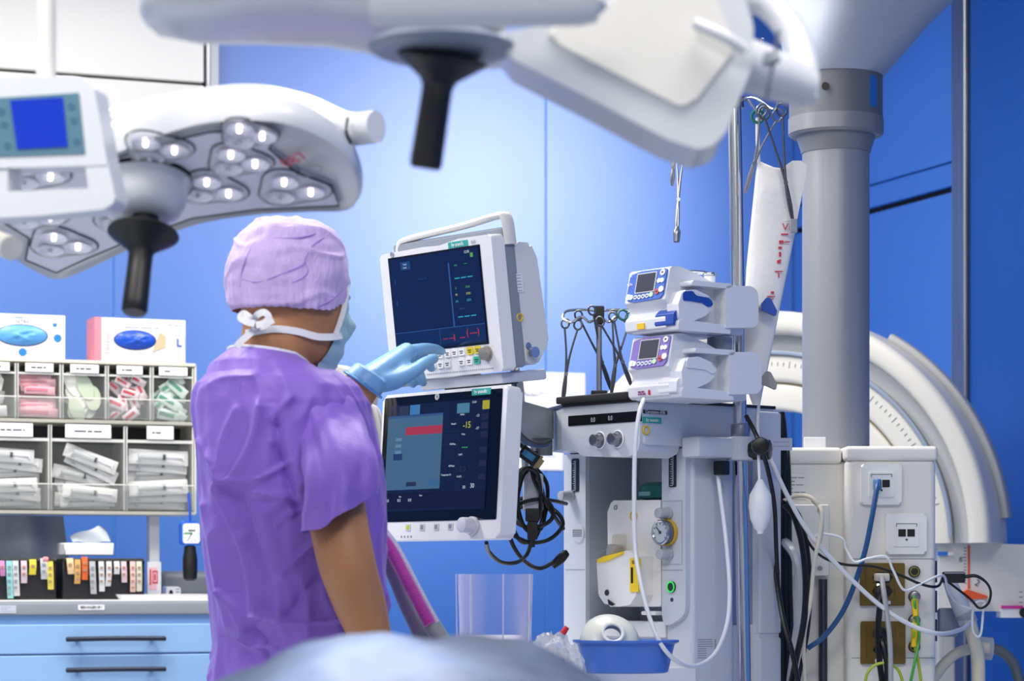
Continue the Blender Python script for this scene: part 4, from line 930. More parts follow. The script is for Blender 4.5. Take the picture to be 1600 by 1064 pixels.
def forceps(A, T, label, spread=.012, ring=.011, m=None, jaw='plain', cat='forceps', ring2=None, view=None, group='hanging clamps and forceps'):
    """locking clamp hanging by its finger rings at A, tips at T"""
    A, T = Vector(A), Vector(T); d = (T-A); L = d.length; d.normalize()
    s = d.cross(Vector((0, -1, 0))).normalized(); t = thing('forceps', A, label, cat, group)
    piv = d*L*.62; r_ = .0021; m = m or STL()
    for k, sg in enumerate((-1, 1)):
        c = s*sg*(spread*.5+ring)-d*ring*.2
        n_ = d.cross(s).normalized()
        b = B().tube([c+(s*math.cos(a)*.8+d*math.sin(a))*ring for a in [2*PI*i/18 for i in range(18)]], .002, 7, 1, True)
        b.tube([c+d*ring, s*sg*spread*.7+d*L*.35, piv, piv-s*sg*.002+d*(L*.2), d*L-s*sg*.0012], [r_, r_, r_*1.5, r_*1.3, r_*.7], 7, 5)
        b.obj('blade', (ring2 if (k == 1 and ring2) else m), t)
    B().cyl(piv-n_*.004, piv+n_*.004, .004, n=10).obj('pivot', m, t)
    if jaw == 'spoon': B().tube([d*(L-.03), d*(L-.02), d*L], [.003, .0075, .006], 10, 3).obj('tip', m, t)
    if jaw == 'pad': B().box(-.007, .007, -.005, .005, -.014, .012, .002, 2, Matrix.Translation(d*L)).obj('tip', GRY(), t)
    return t
TEALM = mat('teal_plastic', '0f7268', .35)
yy = hs.y-.01
DST = mat('dark_steel', '5c5e64', .35, .9)
forceps(P(893, 508, yy), P(879, 632, yy-.02), 'steel clamp hanging at far left of the hook stand', .006, .0095, DST)
forceps(P(915, 490, yy), P(956, 612, yy+.02), 'steel clamp slanting right from left hook of the stand', .01, .009, DST)
forceps(P(971, 496, yy-.02), P(955, 618, yy-.03), 'steel clamp with teal marked ring on the hook stand', .012, .0105, DST)
forceps(P(948, 500, yy-.03), P(988, 606, yy-.035), 'steel clamp slanting right beside the purple pump', .008, .009, DST)
B().torus((0, 0, 0), .0095, .0022, Matrix.Translation(P(973, 492, yy-.024)) @ RZ(.3)).obj('ring_marker', TEALM); tag(bpy.data.objects['ring_marker'], 'teal ring marker on a clamp of the hook stand', 'ring')
forceps(P(1064, 205, 4.92), P(1057, 378, 4.9), 'steel spoon tipped clamp hanging under the white folded lamp lobe', .006, .01, None, 'spoon')
forceps(P(1054, 215, 4.95), P(1050, 290, 4.95), 'small steel clamp with short open tips beside the spoon tipped clamp', .005, .008, None)
forceps(P(1202, 178, 4.86), P(1164, 302, 4.9), 'steel clamp crossing behind the white bag strap', .008, .012, None)
forceps(P(1208, 176, 4.85), P(1240, 352, 4.855), 'long dark clamp gripping the white measuring bag', .01, .012, DST, 'pad')
B().torus((0, 0, 0), .0115, .003, Matrix.Translation(P(1184, 182, 4.875))).obj('ring_marker', TEALM); tag(bpy.data.objects['ring_marker.001'], 'teal ring from which the white bag strap hangs', 'ring')
# hanging white measuring bag
BY = 4.885
t = thing('measuring_bag', P(1185, 640, BY), 'white plastic measuring bag with red print hanging from a clamp', 'bag')
base_b = P(1185, 640, BY)
rows = [(252, 1183, 1186), (262, 1182, 1210), (268, 1181, 1258), (300, 1178, 1254), (360, 1172, 1243), (420, 1166, 1231), (480, 1163, 1219), (540, 1163, 1207), (580, 1164, 1199), (610, 1168, 1192), (632, 1176, 1188)]
rings = []
for py, xa_, xb_ in rows:
    a, b = P(xa_, py, BY)-base_b, P(xb_, py, BY)-base_b; c = (a+b)/2; h = (b.x-a.x)/2
    rings.append([c+Vector((h*math.cos(2*PI*k/24), .014*min(1, h/.03)*math.sin(2*PI*k/24), .003*noise.noise(Vector((k*.7, py*.03, 2))))) for k in range(24)])
B().loft(rings).obj('bag_body', mat('bag_white', 'eceae8', .35, var=.02, bump=.25, bscale=30), t, ang=70)
o = [P(x, y, BY-.013)-base_b for x, y in ((1228, 258), (1238, 251), (1252, 251), (1261, 258), (1259, 275), (1245, 345), (1205, 345), (1219, 290), (1222, 264))]
B().prism(rnd([(v.x, v.z) for v in o], .004), o[0].y, o[0].y+.003).obj('bag_sleeve', mat('bag_white', 'eceae8', .35), t)
B().tube([P(1184, 184, BY)-base_b, P(1184, 215, BY)-base_b, P(1185, 254, BY)-base_b], .004, 8, 3).obj('strap', mat('strap_white', 'e8e8ea', .6), t)
M_RED = mat('print_red', 'c22a44', .5)
v = P(1229, 355, BY-.017)-base_b; text('Vi', (v.x, v.y, v.z), .02, M_RED, t)
b = B()
for px, py, w_, h_ in ((1226, 366, 8, 2), (1221, 378, 5, 4), (1230, 378, 6, 1.5), (1219, 387, 4, 3), (1219, 397, 2.5, 6), (1219, 406, 3, 1), (1217, 409, 4, 4), (1217, 424, 9, 1.5), (1217, 430, 1.5, 6), (1207, 457, 3.5, 3), (1205, 463, 9, 1.2), (1204, 467, 7, 1.2), (1207, 482, 2.5, 4)):
    v = P(px, py, BY-.0165)-base_b; k = BY/F; b.box(v.x-w_*k*.7, v.x+w_*k*.7, v.y, v.y+.001, v.z-h_*k*.6, v.z+h_*k*.6)
b.obj('red_print', M_RED, t)
# ================================================================ X-ray C-arm behind the pendant
CA = Fr(P(1190, 850, 6.1), -27)
ca = thing('xray_machine', Vector((CA.loc.x, CA.loc.y, 0)), 'white curved x-ray C-arm standing behind the grey column', 'x-ray machine'); ca.rotation_euler = CA.eul
zo = CA.loc.z
M_CA = mat('carm_white', 'dfddd6', .35, var=.02); M_CAG = mat('carm_grey', 'b2b3b4', .4)
def arc(r0, r1, y0, y1, a0, a1, n=48, bev=.01):
    rings = []
    prof = rnd([(r0, y0), (r1, y0), (r1, y1), (r0, y1)], bev, 3)
    for i in range(n+1):
        a = math.radians(a0+(a1-a0)*i/n)
        rings.append([Vector((p[0]*math.cos(a), p[1], zo+p[0]*math.sin(a))) for p in prof])
    return B().loft(rings)
R0 = 365*6.1/F
arc(R0-.055, R0, .0, .16, 0, 138, bev=.02).obj('outer_arc', M_CA, ca)
arc(R0-.098, R0-.05, .045, .13, 0, 138, bev=.004).obj('recess_band', mat('carm_recess', 'b9bcc0', .45), ca)
arc(R0-.104, R0-.094, .02, .03, 2, 136, bev=.003).obj('guide_tube', mat('groove_blue', '8e9cb4', .4), ca)
arc(R0-.168, R0-.1, .028, .13, 0, 138, bev=.012).obj('scale_arc', M_CA, ca)
arc(R0-.174, R0-.166, .04, .12, 0, 138, bev=.002).obj('groove', mat('groove_brown', '8c7f66', .5), ca)
arc(R0-.235, R0-.172, .034, .13, 0, 138, bev=.01).obj('inner_arc', M_CA, ca)
arc(R0-.002, R0+.018, .10, .14, 6, 60, bev=.008).obj('cable_guard', M_CAG, ca)
b = B()
for i in range(60):
    a = math.radians(12+i*2); r0 = R0-.126; ln = .016 if i % 5 == 0 else .009
    M = TR(r0*math.cos(a), 0, zo+r0*math.sin(a)) @ RY(-a)
    b.box(-ln/2, ln/2, .0272, .0290, -.001, .001, M=M)
b.obj('scale_mark', mat('mark_grey', '777a80', .5), ca)
cx_ = CA.f(1190, 600, .08).x; z1, z0 = CA.f(1200, 560, .08).z, CA.f(1200, 645, .08).z
B().lathe([(.06, z0), (.062, z0+.004), (.062, z1-.006), (.066, z1), (.066, z1+.02)], 36, TR(cx_, .08, 0)).obj('detector', M_CA, ca)
B().lathe([(.0665, z1-.004), (.0665, z1)], 36, TR(cx_, .08, 0)).obj('detector_band', mat('band_grey', '8a8c90', .4), ca)
B().box(cx_-.08, cx_+.1, -.01, .2, z0-.12, z0+.002, .012, 3).obj('detector_base', mat('carm_shade', 'cdd0d6', .4), ca)
fr = Fr((0, 5.95, 0)); L = lambda px, py, y=0: fr.f(px, py, y)
org = P(1550, 955, 6.0); org.z = 0
def q(px, py): v = P(px, py, 5.95); return (v.x-org.x, v.z)
o = [q(*p) for p in ((1467, 955), (1467, 795), (1480, 787), (1511, 787), (1524, 797), (1531, 826), (1543, 844), (1570, 850), (1660, 852), (1660, 955))]
yb = 5.95-org.y
B().prism(rnd(o, [.004, .01, .015, .015, .02, .04, .03, .02, .01, .01]), yb, yb+.22, 'y', .008, 3).obj('carriage', M_CA, ca, label='carriage block with orange line and scale'); t = bpy.data.objects['carriage']; t.matrix_local = (Matrix.Translation(ca.location) @ ca.rotation_euler.to_matrix().to_4x4()).inverted() @ Matrix.Translation(org)
M_OR = mat('orange_line', 'e2562a', .5)
a, c = q(1512, 852), q(1515.5, 920); B().box(a[0], c[0], yb-.001, yb+.001, c[1], a[1]).obj('orange_line', M_OR, t)
a = q(1510, 925); c = q(1541, 935); B().prism(rnd([(a[0]-.012, a[1]), (a[0], a[1]+.006), (c[0], c[1]+.006), (c[0], c[1]), (a[0]-.002, c[1]-.002)], .001), yb-.02, yb+.001).obj('orange_lever', M_OR, t)
b = B()
for i in range(12): v = q(1508, 856+i*5); b.box(v[0]-(.006 if i % 5 == 3 else .003), v[0]+.003, yb-.0008, yb, v[1]-.0007, v[1]+.0007)
for i in range(4): v = q(1595, 925+i*8); b.box(v[0]-.004, v[0]+.004, yb-.0008, yb, v[1]-.0007, v[1]+.0007)
b.obj('scale_mark', TXT(), t)
v = q(1501, 874); text('60', (v[0], yb-.001, v[1]), .012, TXT(), t, rot=(PI/2, PI/2, 0)); v = q(1527, 911); text('2', (v[0], yb-.001, v[1]), .022, TXT(), t, rot=(PI/2, .5, 0))
a, c = q(1465, 862), q(1480, 868); B().box(a[0], c[0], yb-.008, yb, c[1], a[1]).obj('blue_tab', mat('tab_blue_plastic', '2a78c8', .4), t)
a, c = q(1480, 862), q(1489, 868); B().box(a[0], c[0], yb-.008, yb, c[1], a[1]).obj('white_tab', W_(), t)
a, c = q(1563, 948), q(1640, 965); B().box(a[0], c[0], yb-.01, yb+.05, c[1], a[1]-.004).obj('tag_holder', W_(), t)
a, c = q(1563, 946), q(1597, 951); B().box(a[0], c[0], yb-.012, yb-.009, c[1], a[1]).obj('magenta_stripe', mat('magenta', 'd6289a', .5), t)
v = q(1599, 957); B().cyl((v[0], yb-.02, v[1]), (v[0], yb-.008, v[1]), .012).obj('black_knob', BK(), t)
a, c = q(1470, 955), q(1500, 1000); B().box(a[0], c[0]+.0, yb+.05, yb+.2, .1, a[1], .01, 2).obj('stand', M_CAG, t)
B().box(a[0]-.25, a[0]+.25, yb-.02, yb+.24, .0, .14, .02, 2).obj('base', M_CA, t)
# connector body hanging beside the socket box
v = P(1500, 930, 5.3)
t = thing('cable_connector', v, 'white cylindrical cable connector hanging right of the socket box', 'connector')
L = lambda px, py, Y=5.3: P(px, py, Y)-v
B().tube([L(1482, 905), L(1495, 935), L(1512, 972)], [.013, .017, .02], 18, 4).obj('sleeve', mat('connector_white', 'd4d8dc', .4), t)
B().tube([L(1506, 958), L(1515, 975)], [.021, .019], 18, 1).obj('collar', mat('connector_grey', 'a9b0b8', .4), t)
B().box(-.03, .012, .0, .03, -.06, .0, .006, 2, Matrix.Translation(L(1490, 950, 5.34))).obj('bracket', GRY(), t)
# ---------------------------------------------------------------- cables, tubes and hoses
def cable(name, label, pts, r, m, cat='cable', n=8, sm=7, group=None):
    o0 = P(*pts[0]); b = B().tube([P(*p)-o0 for p in pts], r, n, sm)
    o = b.obj(name, m); o.location = o0
    return tag(o, label, cat, group)
C_BL = mat('cable_blue', '1d4f86', .4); C_WH = mat('cable_white', 'dfe2e8', .4); C_BK = mat('cable_black', '08080a', .35); C_GR = mat('cable_grey', 'a4a8aa', .4); C_IV = mat('cable_ivory', 'd9d3bf', .45)
C_YL = mat('cable_yellow', 'e2c31a', .4); C_GN = mat('cable_green', '4aa83a', .4); C_YG = mat('cable_yellow_green', 'a3b82a', .4)
nb = cable('network_cable', 'blue network cable drooping from the upper data socket', [(1371, 752, 5.12), (1371, 758, 5.09), (1368, 775, 5.08), (1362, 810, 5.07), (1349, 870, 5.07), (1322, 945, 5.08), (1290, 992, 5.09), (1262, 1013, 5.1)], .0052, C_BL)
B().box(-.007, .007, -.012, .012, -.014, .008, .002, 1, Matrix.Translation(P(1371, 755, 5.12)-nb.location)).obj('plug', mat('plug_blue', '2f6fa8', .4), nb)
cable('heavy_white_cable', 'thick white cord curving across the olive sockets', [(1190, 690, 5.0), (1207, 725, 4.98), (1228, 770, 4.98), (1262, 830, 5.0), (1310, 885, 5.03), (1370, 942, 5.05), (1420, 975, 5.06), (1465, 990, 5.08), (1500, 984, 5.2), (1517, 972, 5.26)], .0046, C_WH)
cable('thin_black_cord', 'thin black cord crossing the box towards the black adapter', [(1222, 782, 5.0), (1245, 800, 5.02), (1262, 845, 5.03), (1285, 870, 5.04), (1320, 882, 5.05), (1365, 885, 5.05), (1405, 898, 5.05), (1440, 913, 5.06), (1465, 916, 5.08), (1474, 900, 5.15)], .0028, C_BK)
cable('thin_white_cord', 'thin white cord looping above the olive sockets', [(1272, 842, 5.05), (1283, 834, 5.05), (1315, 841, 5.05), (1322, 858, 5.05), (1335, 878, 5.04), (1355, 873, 5.04), (1384, 870, 5.04), (1396, 892, 5.04), (1413, 922, 5.04), (1440, 912, 5.06), (1473, 899, 5.1), (1482, 925, 5.15), (1500, 945, 5.2), (1530, 952, 5.2), (1538, 940, 5.2), (1522, 945, 5.2), (1520, 985, 5.2), (1532, 992, 5.2), (1537, 945, 5.2)], .0026, C_WH)
for i, (x, y0, r, lab) in enumerate(((1218, 655, .0082, 'leftmost heavy black cable hanging beside the machine column'), (1225, 645, .0085, 'middle heavy black cable hanging beside the machine column'), (1231, 700, .008, 'rightmost heavy black cable hanging beside the machine column'))):
    cable('black_cable', lab, [(x-7+i*2, y0, 5.12), (x-1, y0+40, 5.11), (x, 780, 5.11), (x+1, 900, 5.12), (x+3, 985, 5.12), (x+4, 1120, 5.14)], r, C_BK, group='heavy black cables')
cable('black_cable', 'curved black cable with pale stripe right of the heavy bundle', [(1226, 788, 5.0), (1240, 805, 5.0), (1253, 850, 5.0), (1259, 910, 5.0), (1256, 970, 5.0), (1244, 1030, 5.0), (1232, 1090, 5.0)], .0062, C_BK, group='heavy black cables')
cable('black_cable', 'outer curved black cable nearest the ivory plate', [(1230, 782, 5.03), (1250, 808, 5.03), (1262, 860, 5.03), (1266, 920, 5.03), (1262, 985, 5.03), (1252, 1040, 5.03), (1242, 1090, 5.03)], .0042, C_BK, group='heavy black cables')
cable('black_cable', 'slanting black cable crossing in front of the bundle', [(1206, 800, 5.06), (1211, 880, 5.04), (1222, 960, 5.0), (1238, 1020, 4.98), (1250, 1080, 4.98)], .0052, C_BK, group='heavy black cables')
cable('clear_hose', 'printed translucent grey hose curving beside black cables', [(1219, 838, 5.14), (1231, 852, 5.1), (1242, 868, 5.07), (1249, 900, 5.06), (1250, 950, 5.06), (1243, 1010, 5.06), (1234, 1080, 5.06)], .010, mat('hose_grey', 'b6bcc6', .3), 'hose')
cable('ivory_cord', 'ivory cord running down the clamp plate', [(1270, 782, 5.02), (1284, 800, 5.0), (1280, 840, 5.0), (1272, 880, 5.0), (1266, 940, 5.0), (1256, 1000, 5.02), (1258, 1080, 5.04)], .0042, C_IV)
cable('ivory_cord', 'ivory cord arching over the clamp plate', [(1224, 783, 5.05), (1245, 775, 5.03), (1268, 778, 5.01), (1283, 800, 5.01), (1283, 835, 5.02), (1276, 860, 5.03)], .0042, C_IV)
pc1 = cable('socket_cord', 'grey cord with ivory plug in the upper olive socket', [(1378, 902, 5.1), (1380, 918, 5.06), (1386, 960, 5.05), (1391, 1010, 5.04), (1392, 1090, 5.04)], .0052, C_GR)
B().box(-.014, .014, -.014, .016, -.008, .008, .003, 2, Matrix.Translation(P(1378, 902, 5.12)-pc1.location)).obj('plug', mat('plug_ivory', 'd6d0c4', .4), pc1)
for i, pts in enumerate(([(1378, 926, 5.1), (1375, 945, 5.06), (1372, 985, 5.06), (1374, 1030, 5.06), (1382, 1090, 5.06)], [(1376, 990, 5.1), (1378, 1000, 5.06), (1385, 1030, 5.05), (1388, 1090, 5.05)])):
    o = cable('socket_cord', ('black cord plugged below the ivory plug in the upper olive socket', 'black cord plugged into the lower olive socket')[i], pts, .0062, C_BK)
    B().cyl(Vector((0, .01, 0)), Vector((0, -.012, 0)), .016, .013, 16, .003).obj('plug', BKR(), o)
for i, (y0, pts, m) in enumerate(((932, [(1428, 932, 5.12), (1429, 940, 5.1), (1431, 955, 5.1), (1435, 975, 5.1), (1436, 1000, 5.1), (1428, 1040, 5.09), (1420, 1080, 5.09)], C_GN), (969, [(1428, 969, 5.12), (1428, 985, 5.1), (1428, 1003, 5.1), (1434, 1030, 5.1), (1441, 1080, 5.1)], C_YG))):
    o = cable('earth_lead', ('green earthing lead with upper yellow plug sleeve', 'yellow green earthing lead with lower yellow plug sleeve')[i], pts, .003, m)
    B().tube([Vector((0, -.012, -.006)), P(pts[2][0], pts[2][1]+8, 5.1)-P(*pts[0])], [.0075, .006], 12, 1).obj('plug_sleeve', C_YL, o)
cable('earth_lead', 'yellow green lead looping under the lower olive socket', [(1352, 1080, 5.05), (1354, 1055, 5.05), (1366, 1040, 5.05), (1385, 1036, 5.05), (1402, 1045, 5.05), (1410, 1065, 5.05), (1412, 1090, 5.05)], .003, C_YG)
ad = P(1490, 902, 5.15)
t = thing('power_adapter', ad, 'small black box adapter beside the socket box', 'adapter')
B().box(-.022, .022, -.01, .01, -.0115, .0115, .003).obj('case', BK(), t)
B().box(-.02, .02, -.011, -.0095, .0075, .0095).obj('rib', GRY(), t)
B().tube([P(1508, 901, 5.15)-ad, P(1525, 900, 5.15)-ad, P(1541, 910, 5.15)-ad, P(1548, 925, 5.16)-ad, P(1544, 943, 5.17)-ad, P(1530, 950, 5.18)-ad, P(1515, 935, 5.18)-ad, P(1480, 908, 5.18)-ad], [.004, .0035, .0026, .0026, .0026, .0026, .0026, .0026], 8, 6).obj('lead', C_BK, t)
cable('suction_hose', 'cream hose dropping from the white connector', [(1515, 972, 5.28), (1522, 1000, 5.28), (1528, 1030, 5.28), (1529, 1110, 5.28)], .0145, C_IV, 'hose', 14)
cable('suction_hose', 'cream hose arching in from behind the socket box', [(1440, 1100, 5.36), (1462, 1055, 5.36), (1490, 1024, 5.36), (1520, 1013, 5.36), (1545, 1012, 5.36)], .0115, C_IV, 'hose', 14)
hg = cable('corner_hose', 'dark grey hose with pale coupling at the bottom right corner', [(1545, 1012, 5.4), (1565, 1018, 5.4), (1585, 1040, 5.4), (1598, 1090, 5.4)], .011, mat('hose_dark', '5d646e', .45), 'hose', 14)
B().tube([P(1526, 1012, 5.4)-hg.location, P(1550, 1014, 5.4)-hg.location], .024, 18, 1).obj('coupling', mat('connector_grey', 'a9b0b8', .4), hg)
# infusion line in front of the machine
cable('infusion_line', 'white infusion line hanging in a long loop in front of the machine', [(1006, 624, 4.66), (999, 645, 4.63), (993, 690, 4.62), (991, 760, 4.62), (992, 850, 4.62), (1000, 905, 4.60), (1015, 965, 4.58), (1035, 1010, 4.57), (1062, 1036, 4.6), (1090, 1040, 4.66), (1118, 1020, 4.74), (1136, 975, 4.82), (1140, 920, 4.87), (1134, 840, 4.9), (1124, 760, 4.92), (1120, 730, 4.93)], .0042, mat('line_white', 'e4e8ee', .3), 'infusion line', 10)
cable('thin_line', 'thin white line hanging down from the measuring bag', [(1186, 625, 4.885), (1184, 660, 4.88), (1185, 700, 4.85), (1187, 760, 4.83)], .003, C_WH)
bb = P(1188, 793, 4.83)
t = thing('pump_bulb', bb, 'white rubber pump bulb hanging beside the black cables', 'bulb')
k = 4.83/F
B().lathe([(.004, 44*k), (.006, 42*k), (.009, 37*k), (17*k, 20*k), (18.5*k, 2*k), (16*k, -18*k), (9*k, -33*k), (5*k, -37*k), (5*k, -41*k)], 24).obj('bulb', mat('rubber_white', 'dfe3ea', .4), t, ang=70)
t = cable('black_clamp_cord', 'black cord with round clip crossing the pole clamp', [(1166, 650, 4.86), (1178, 672, 4.84), (1188, 696, 4.83), (1200, 735, 4.86), (1210, 790, 4.92), (1213, 860, 5.0), (1218, 960, 5.08), (1222, 1080, 5.1)], .0045, C_BK)
B().cyl(P(1188, 697, 4.83)-t.location+Vector((0, .012, 0)), P(1188, 697, 4.83)-t.location+Vector((0, -.014, 0)), .017, n=10, bev=.004).obj('clip', BK(), t)
v = P(1220, 694, 4.95); t = thing('cable_tag', v, 'pale grey flag label sticking out beside the black clip', 'label')
B().box(-.02, .022, -.001, .001, -.012, .012).obj('flag', mat('flag_grey', 'aeb6cc', .5), t); lines(B(), -.015, .016, -.008, .008, 2, -.001, .0016, 5).obj('print', GRY(), t)
# black cable coil and connectors under the display arm
rr = random.Random(3); YC = 5.02
for i, (cx0, cy0, rx, ry, lab) in enumerate(((826, 778, 20, 47, 'narrow upright loop of black cable under the display arm'), (822, 790, 27, 58, 'longer upright loop of black cable under the display arm'), (832, 782, 24, 50, 'inner upright loop of black cable under the display arm'), (836, 818, 42, 30, 'wide flat loop of black cable round the coupling'), (830, 800, 34, 24, 'smaller flat loop of black cable round the coupling'))):
    pts = []
    for k in range(12):
        a = 2*PI*k/12; pts.append(P(cx0+rx*math.cos(a)+2*rr.uniform(-1, 1), cy0+ry*math.sin(a), YC+.02*math.sin(a+i)+.006*i))
    o0 = pts[0].copy(); o = B().tube([p-o0 for p in pts], .0042, 8, 5, True).obj('cable_loop', C_BK); o.location = o0; tag(o, lab, 'cable', 'coiled black cables')
cable('black_lead', 'black lead running from the coil to the machine pillar plug', [(838, 705, YC), (832, 740, YC), (845, 770, YC), (862, 800, YC+.02), (880, 826, 5.1)], .0042, C_BK)
cable('black_lead', 'black lead swinging under the coil to the lower pillar plug', [(795, 800, YC), (797, 840, YC), (815, 872, YC), (840, 888, YC), (862, 880, YC+.03), (874, 868, 5.06), (884, 862, 5.1)], .0042, C_BK)
cable('black_lead', 'black lead drooping below the display corner', [(760, 848, YC-.2), (764, 862, YC-.15), (782, 878, YC-.1), (806, 879, YC-.05), (822, 868, YC), (829, 850, YC), (830, 836, YC)], .004, C_BK)
cable('black_lead', 'black lead entering the pillar above the coil', [(800, 800, YC), (815, 786, YC), (840, 780, YC), (862, 782, YC+.04), (885, 787, 5.12)], .004, C_BK)
v = P(874, 874, 5.08); t = thing('pillar_plug', v, 'black plug leaning against the machine pillar', 'plug')
B().tube([Vector((-.012, 0, -.016)), Vector((.004, 0, 0)), Vector((.012, .01, .012))], [.004, .008, .009], 10, 3).obj('body', BKR(), t)
v = P(832, 815, YC-.02); t = thing('coupling', v, 'black in-line cable coupling hanging in the coil', 'coupling')
B().box(-.014, .014, -.01, .01, .0, .026, .003).box(-.01, .01, -.008, .008, -.036, .0, .003).cyl((0, 0, -.05), (0, 0, -.034), .005).obj('body', BKR(), t)
v = P(833, 740, YC+.02); t = thing('inline_box', v, 'pale in-line cable box with metal neck in the coil', 'connector')
B().cyl((0, 0, .0), (0, 0, .05), .008).obj('neck', CHR(), t); B().box(-.02, .02, -.012, .012, -.075, .0, .005).obj('case', mat('inline_pale', 'c4c8d2', .4), t)
v = P(832, 716, YC-.05); t = thing('serial_connector', v, 'black serial connector with blue label and metal plug under the grey arm', 'connector')
M = RY(.62)
B().box(-.028, .012, -.008, .008, -.013, .013, .003, 2, M).obj('hood', BK(), t); B().box(-.022, .004, -.0088, -.007, -.006, .006, M=M).obj('blue_label', mat('label_blue', '2f7fa8', .45), t)
B().box(.011, .016, -.008, .008, -.014, .014, M=M).box(.015, .022, -.006, .006, -.009, .009, M=M).obj('plug', mat('plug_metal', 'a08c68', .3, .9), t)
B().tube([P(*p)-v for p in ((822, 706, YC-.05), (812, 694, YC-.05), (803, 700, YC-.06), (796, 706, YC-.1))], .004).obj('lead', C_BK, t)
for i, (dy, m, lab) in enumerate(((0, C_BK, 'black cable hanging along the underside of the display arm'), (5, mat('cable_navy', '26406e', .4), 'navy cable hanging along the underside of the display arm'))):
    cable('arm_cable', lab, [(804, 655, 4.75), (806, 668+dy, 4.78), (816, 682+dy, 4.82), (832, 692+dy*.6, 4.88), (848, 694+dy*.5, 4.92), (860, 690+dy*.4, 4.95)], .005, m, group='cables under the arm')
cable('grey_conduit', 'thick grey conduit rising behind the upper monitor', [(805, 575, 4.86), (812, 600, 4.9), (815, 640, 5.06), (818, 690, 5.08), (822, 745, 5.08)], .0072, GRY(), 'conduit')
cable('navy_cable', 'navy cable dropping behind the monitor bracket', [(801, 572, 4.85), (803, 600, 4.9), (804, 660, 4.95)], .005, mat('cable_navy', '26406e', .4))
# pale lead bundle and module behind the person's shoulder
md = P(545, 600, 4.98)
t = thing('lead_module', md, 'pale grey lead module half hidden behind the person in purple', 'module')
B().box(-.05, .05, 0, .04, -.05, .03, .006, 2, RZ(-.6) @ RY(.25)).obj('case', mat('module_pale', 'c9c7c2', .45), t)
B().tube([Vector((.03, .03, 0)), P(600, 600, 5.06)-md, P(680, 592, 5.06)-md, P(745, 588, 4.85)-md], .01, 12, 4).obj('holder_arm', GRY(), t)
for j in range(4): B().cyl((-.035+j*.022, -.01, -.01+.004*j), (-.035+j*.022, .02, -.01+.004*j), .007, n=12).obj('socket', W_(), t)
for i in range(9):
    x = 500+i*7; f_ = rr.uniform(-6, 6); w_ = rr.uniform(0, 10)
    cable('ecg_lead', ('pale patient lead hanging in a loose bundle behind the shoulder'), [(x+8, 575+i*5, 4.93+.006*i), (x+14, 600+i*4, 4.90+.006*i), (x+34+w_, 640+f_, 4.88+.008*i), (x+44+w_, 690, 4.88+.008*i), (x+46+f_, 725, 4.92+.008*i), (640+i*3, 735+i, 5.0+.006*i), (690+i*2, 700+i*2, 5.05)], .0042, mat('lead_pale', 'c9c6c4', .4), 'cable', 8, 5, 'patient leads behind the shoulder')
# breathing hose holder: grey channel with pink corrugated hose
hp = [(588, 830, 4.3), (612, 862, 4.28), (640, 915, 4.26), (668, 968, 4.25), (690, 1010, 4.25)]
h0 = P(*hp[0])
t = thing('breathing_hose', h0, 'pink corrugated breathing hose with white edge in front of the blue wall', 'hose')
pts = cr([P(*p)-h0 for p in hp], 36); rad = [.009+.0024*(i % 2) for i in range(len(pts))]
B().tube(pts[:-30], rad[:-30], 12, 1).obj('corrugated_tube', mat('hose_pink', 'd65fc0', .4), t, ang=10)
pw = [p+Vector((.008, .004, .006)) for p in pts]; B().tube(pw[:-27], [.005+.002*(i % 2) for i in range(len(pw)-27)], 10, 1).obj('white_tube', mat('hose_white', 'e4dfee', .4), t, ang=80)
g = [(592, 850, 4.33), (612, 888, 4.32), (634, 940, 4.31), (655, 985, 4.3), (672, 1020, 4.3)]
cable('hose_support', 'grey flexible support arm beneath the pink hose', g, .014, mat('support_grey', '9a9fa2', .45), 'support arm', 14)
cable('hose_socket', 'grey coupling at the lower end of the pink hose', [(672, 972, 4.26), (684, 990, 4.26), (700, 1015, 4.26)], .015, mat('support_grey', '9a9fa2', .45), 'coupling', 14)
# ================================================================ medication cart with bin rack
c0 = P(303, 803, 6.2)
KF = Fr((c0.x, c0.y, 0), 21.25)
K = lambda px, py, y=0.0: KF.f(px, py, y)
cart = thing('medication_cart', KF, 'pale blue medication cart with grey worktop and dark bar handles', 'cart')
yf = -.10; xr = .06; xl = -.62
zc = K(150, 937, yf).z
M_CB = mat('cart_blue', '8fb6e2', .4, var=.02); M_CG = mat('cart_grey', '8f959c', .42); M_CT = mat('cart_top', 'd6d8da', .35)
B().box(xl, xr, yf, .38, zc-.006, zc, .003).obj('worktop', M_CT, cart)
zl = K(150, 961, yf).z
B().box(xl, xr, yf-.004, .385, zl, zc-.005, .006).obj('top_lip', M_CG, cart)
zb = K(150, 974, yf).z
B().box(xl+.01, xr-.01, yf+.004, .37, .12, zl).obj('carcass', mat('cart_carcass', '6f96c8', .45), cart)
zz = [zb, K(150, 1022, yf).z]; hgt = zz[0]-zz[1]
for i in range(9):
    z1_ = zb-i*hgt; z0_ = z1_-hgt
    if z0_ < .12: break
    d = B().box(xl+.012, xr-.012, yf-.004, yf+.02, z0_+.002, z1_-.002, .002, 1).obj('drawer', M_CB, cart)
    xa_, xb_ = K(106, 998, yf-.02).x, K(255, 998, yf-.02).x; zh = z1_-hgt*.5
    B().tube([(xa_, yf-.022, zh), (xa_+.006, yf-.026, zh), ((xa_+xb_)/2, yf-.028, zh+.001), (xb_-.006, yf-.026, zh), (xb_, yf-.022, zh)], .0058, 12, 3).box(xa_+.02, xa_+.03, yf-.026, yf-.004, zh-.004, zh+.004).box(xb_-.03, xb_-.02, yf-.026, yf-.004, zh-.004, zh+.004).obj('handle', mat('handle_navy', '101c38', .3), d)
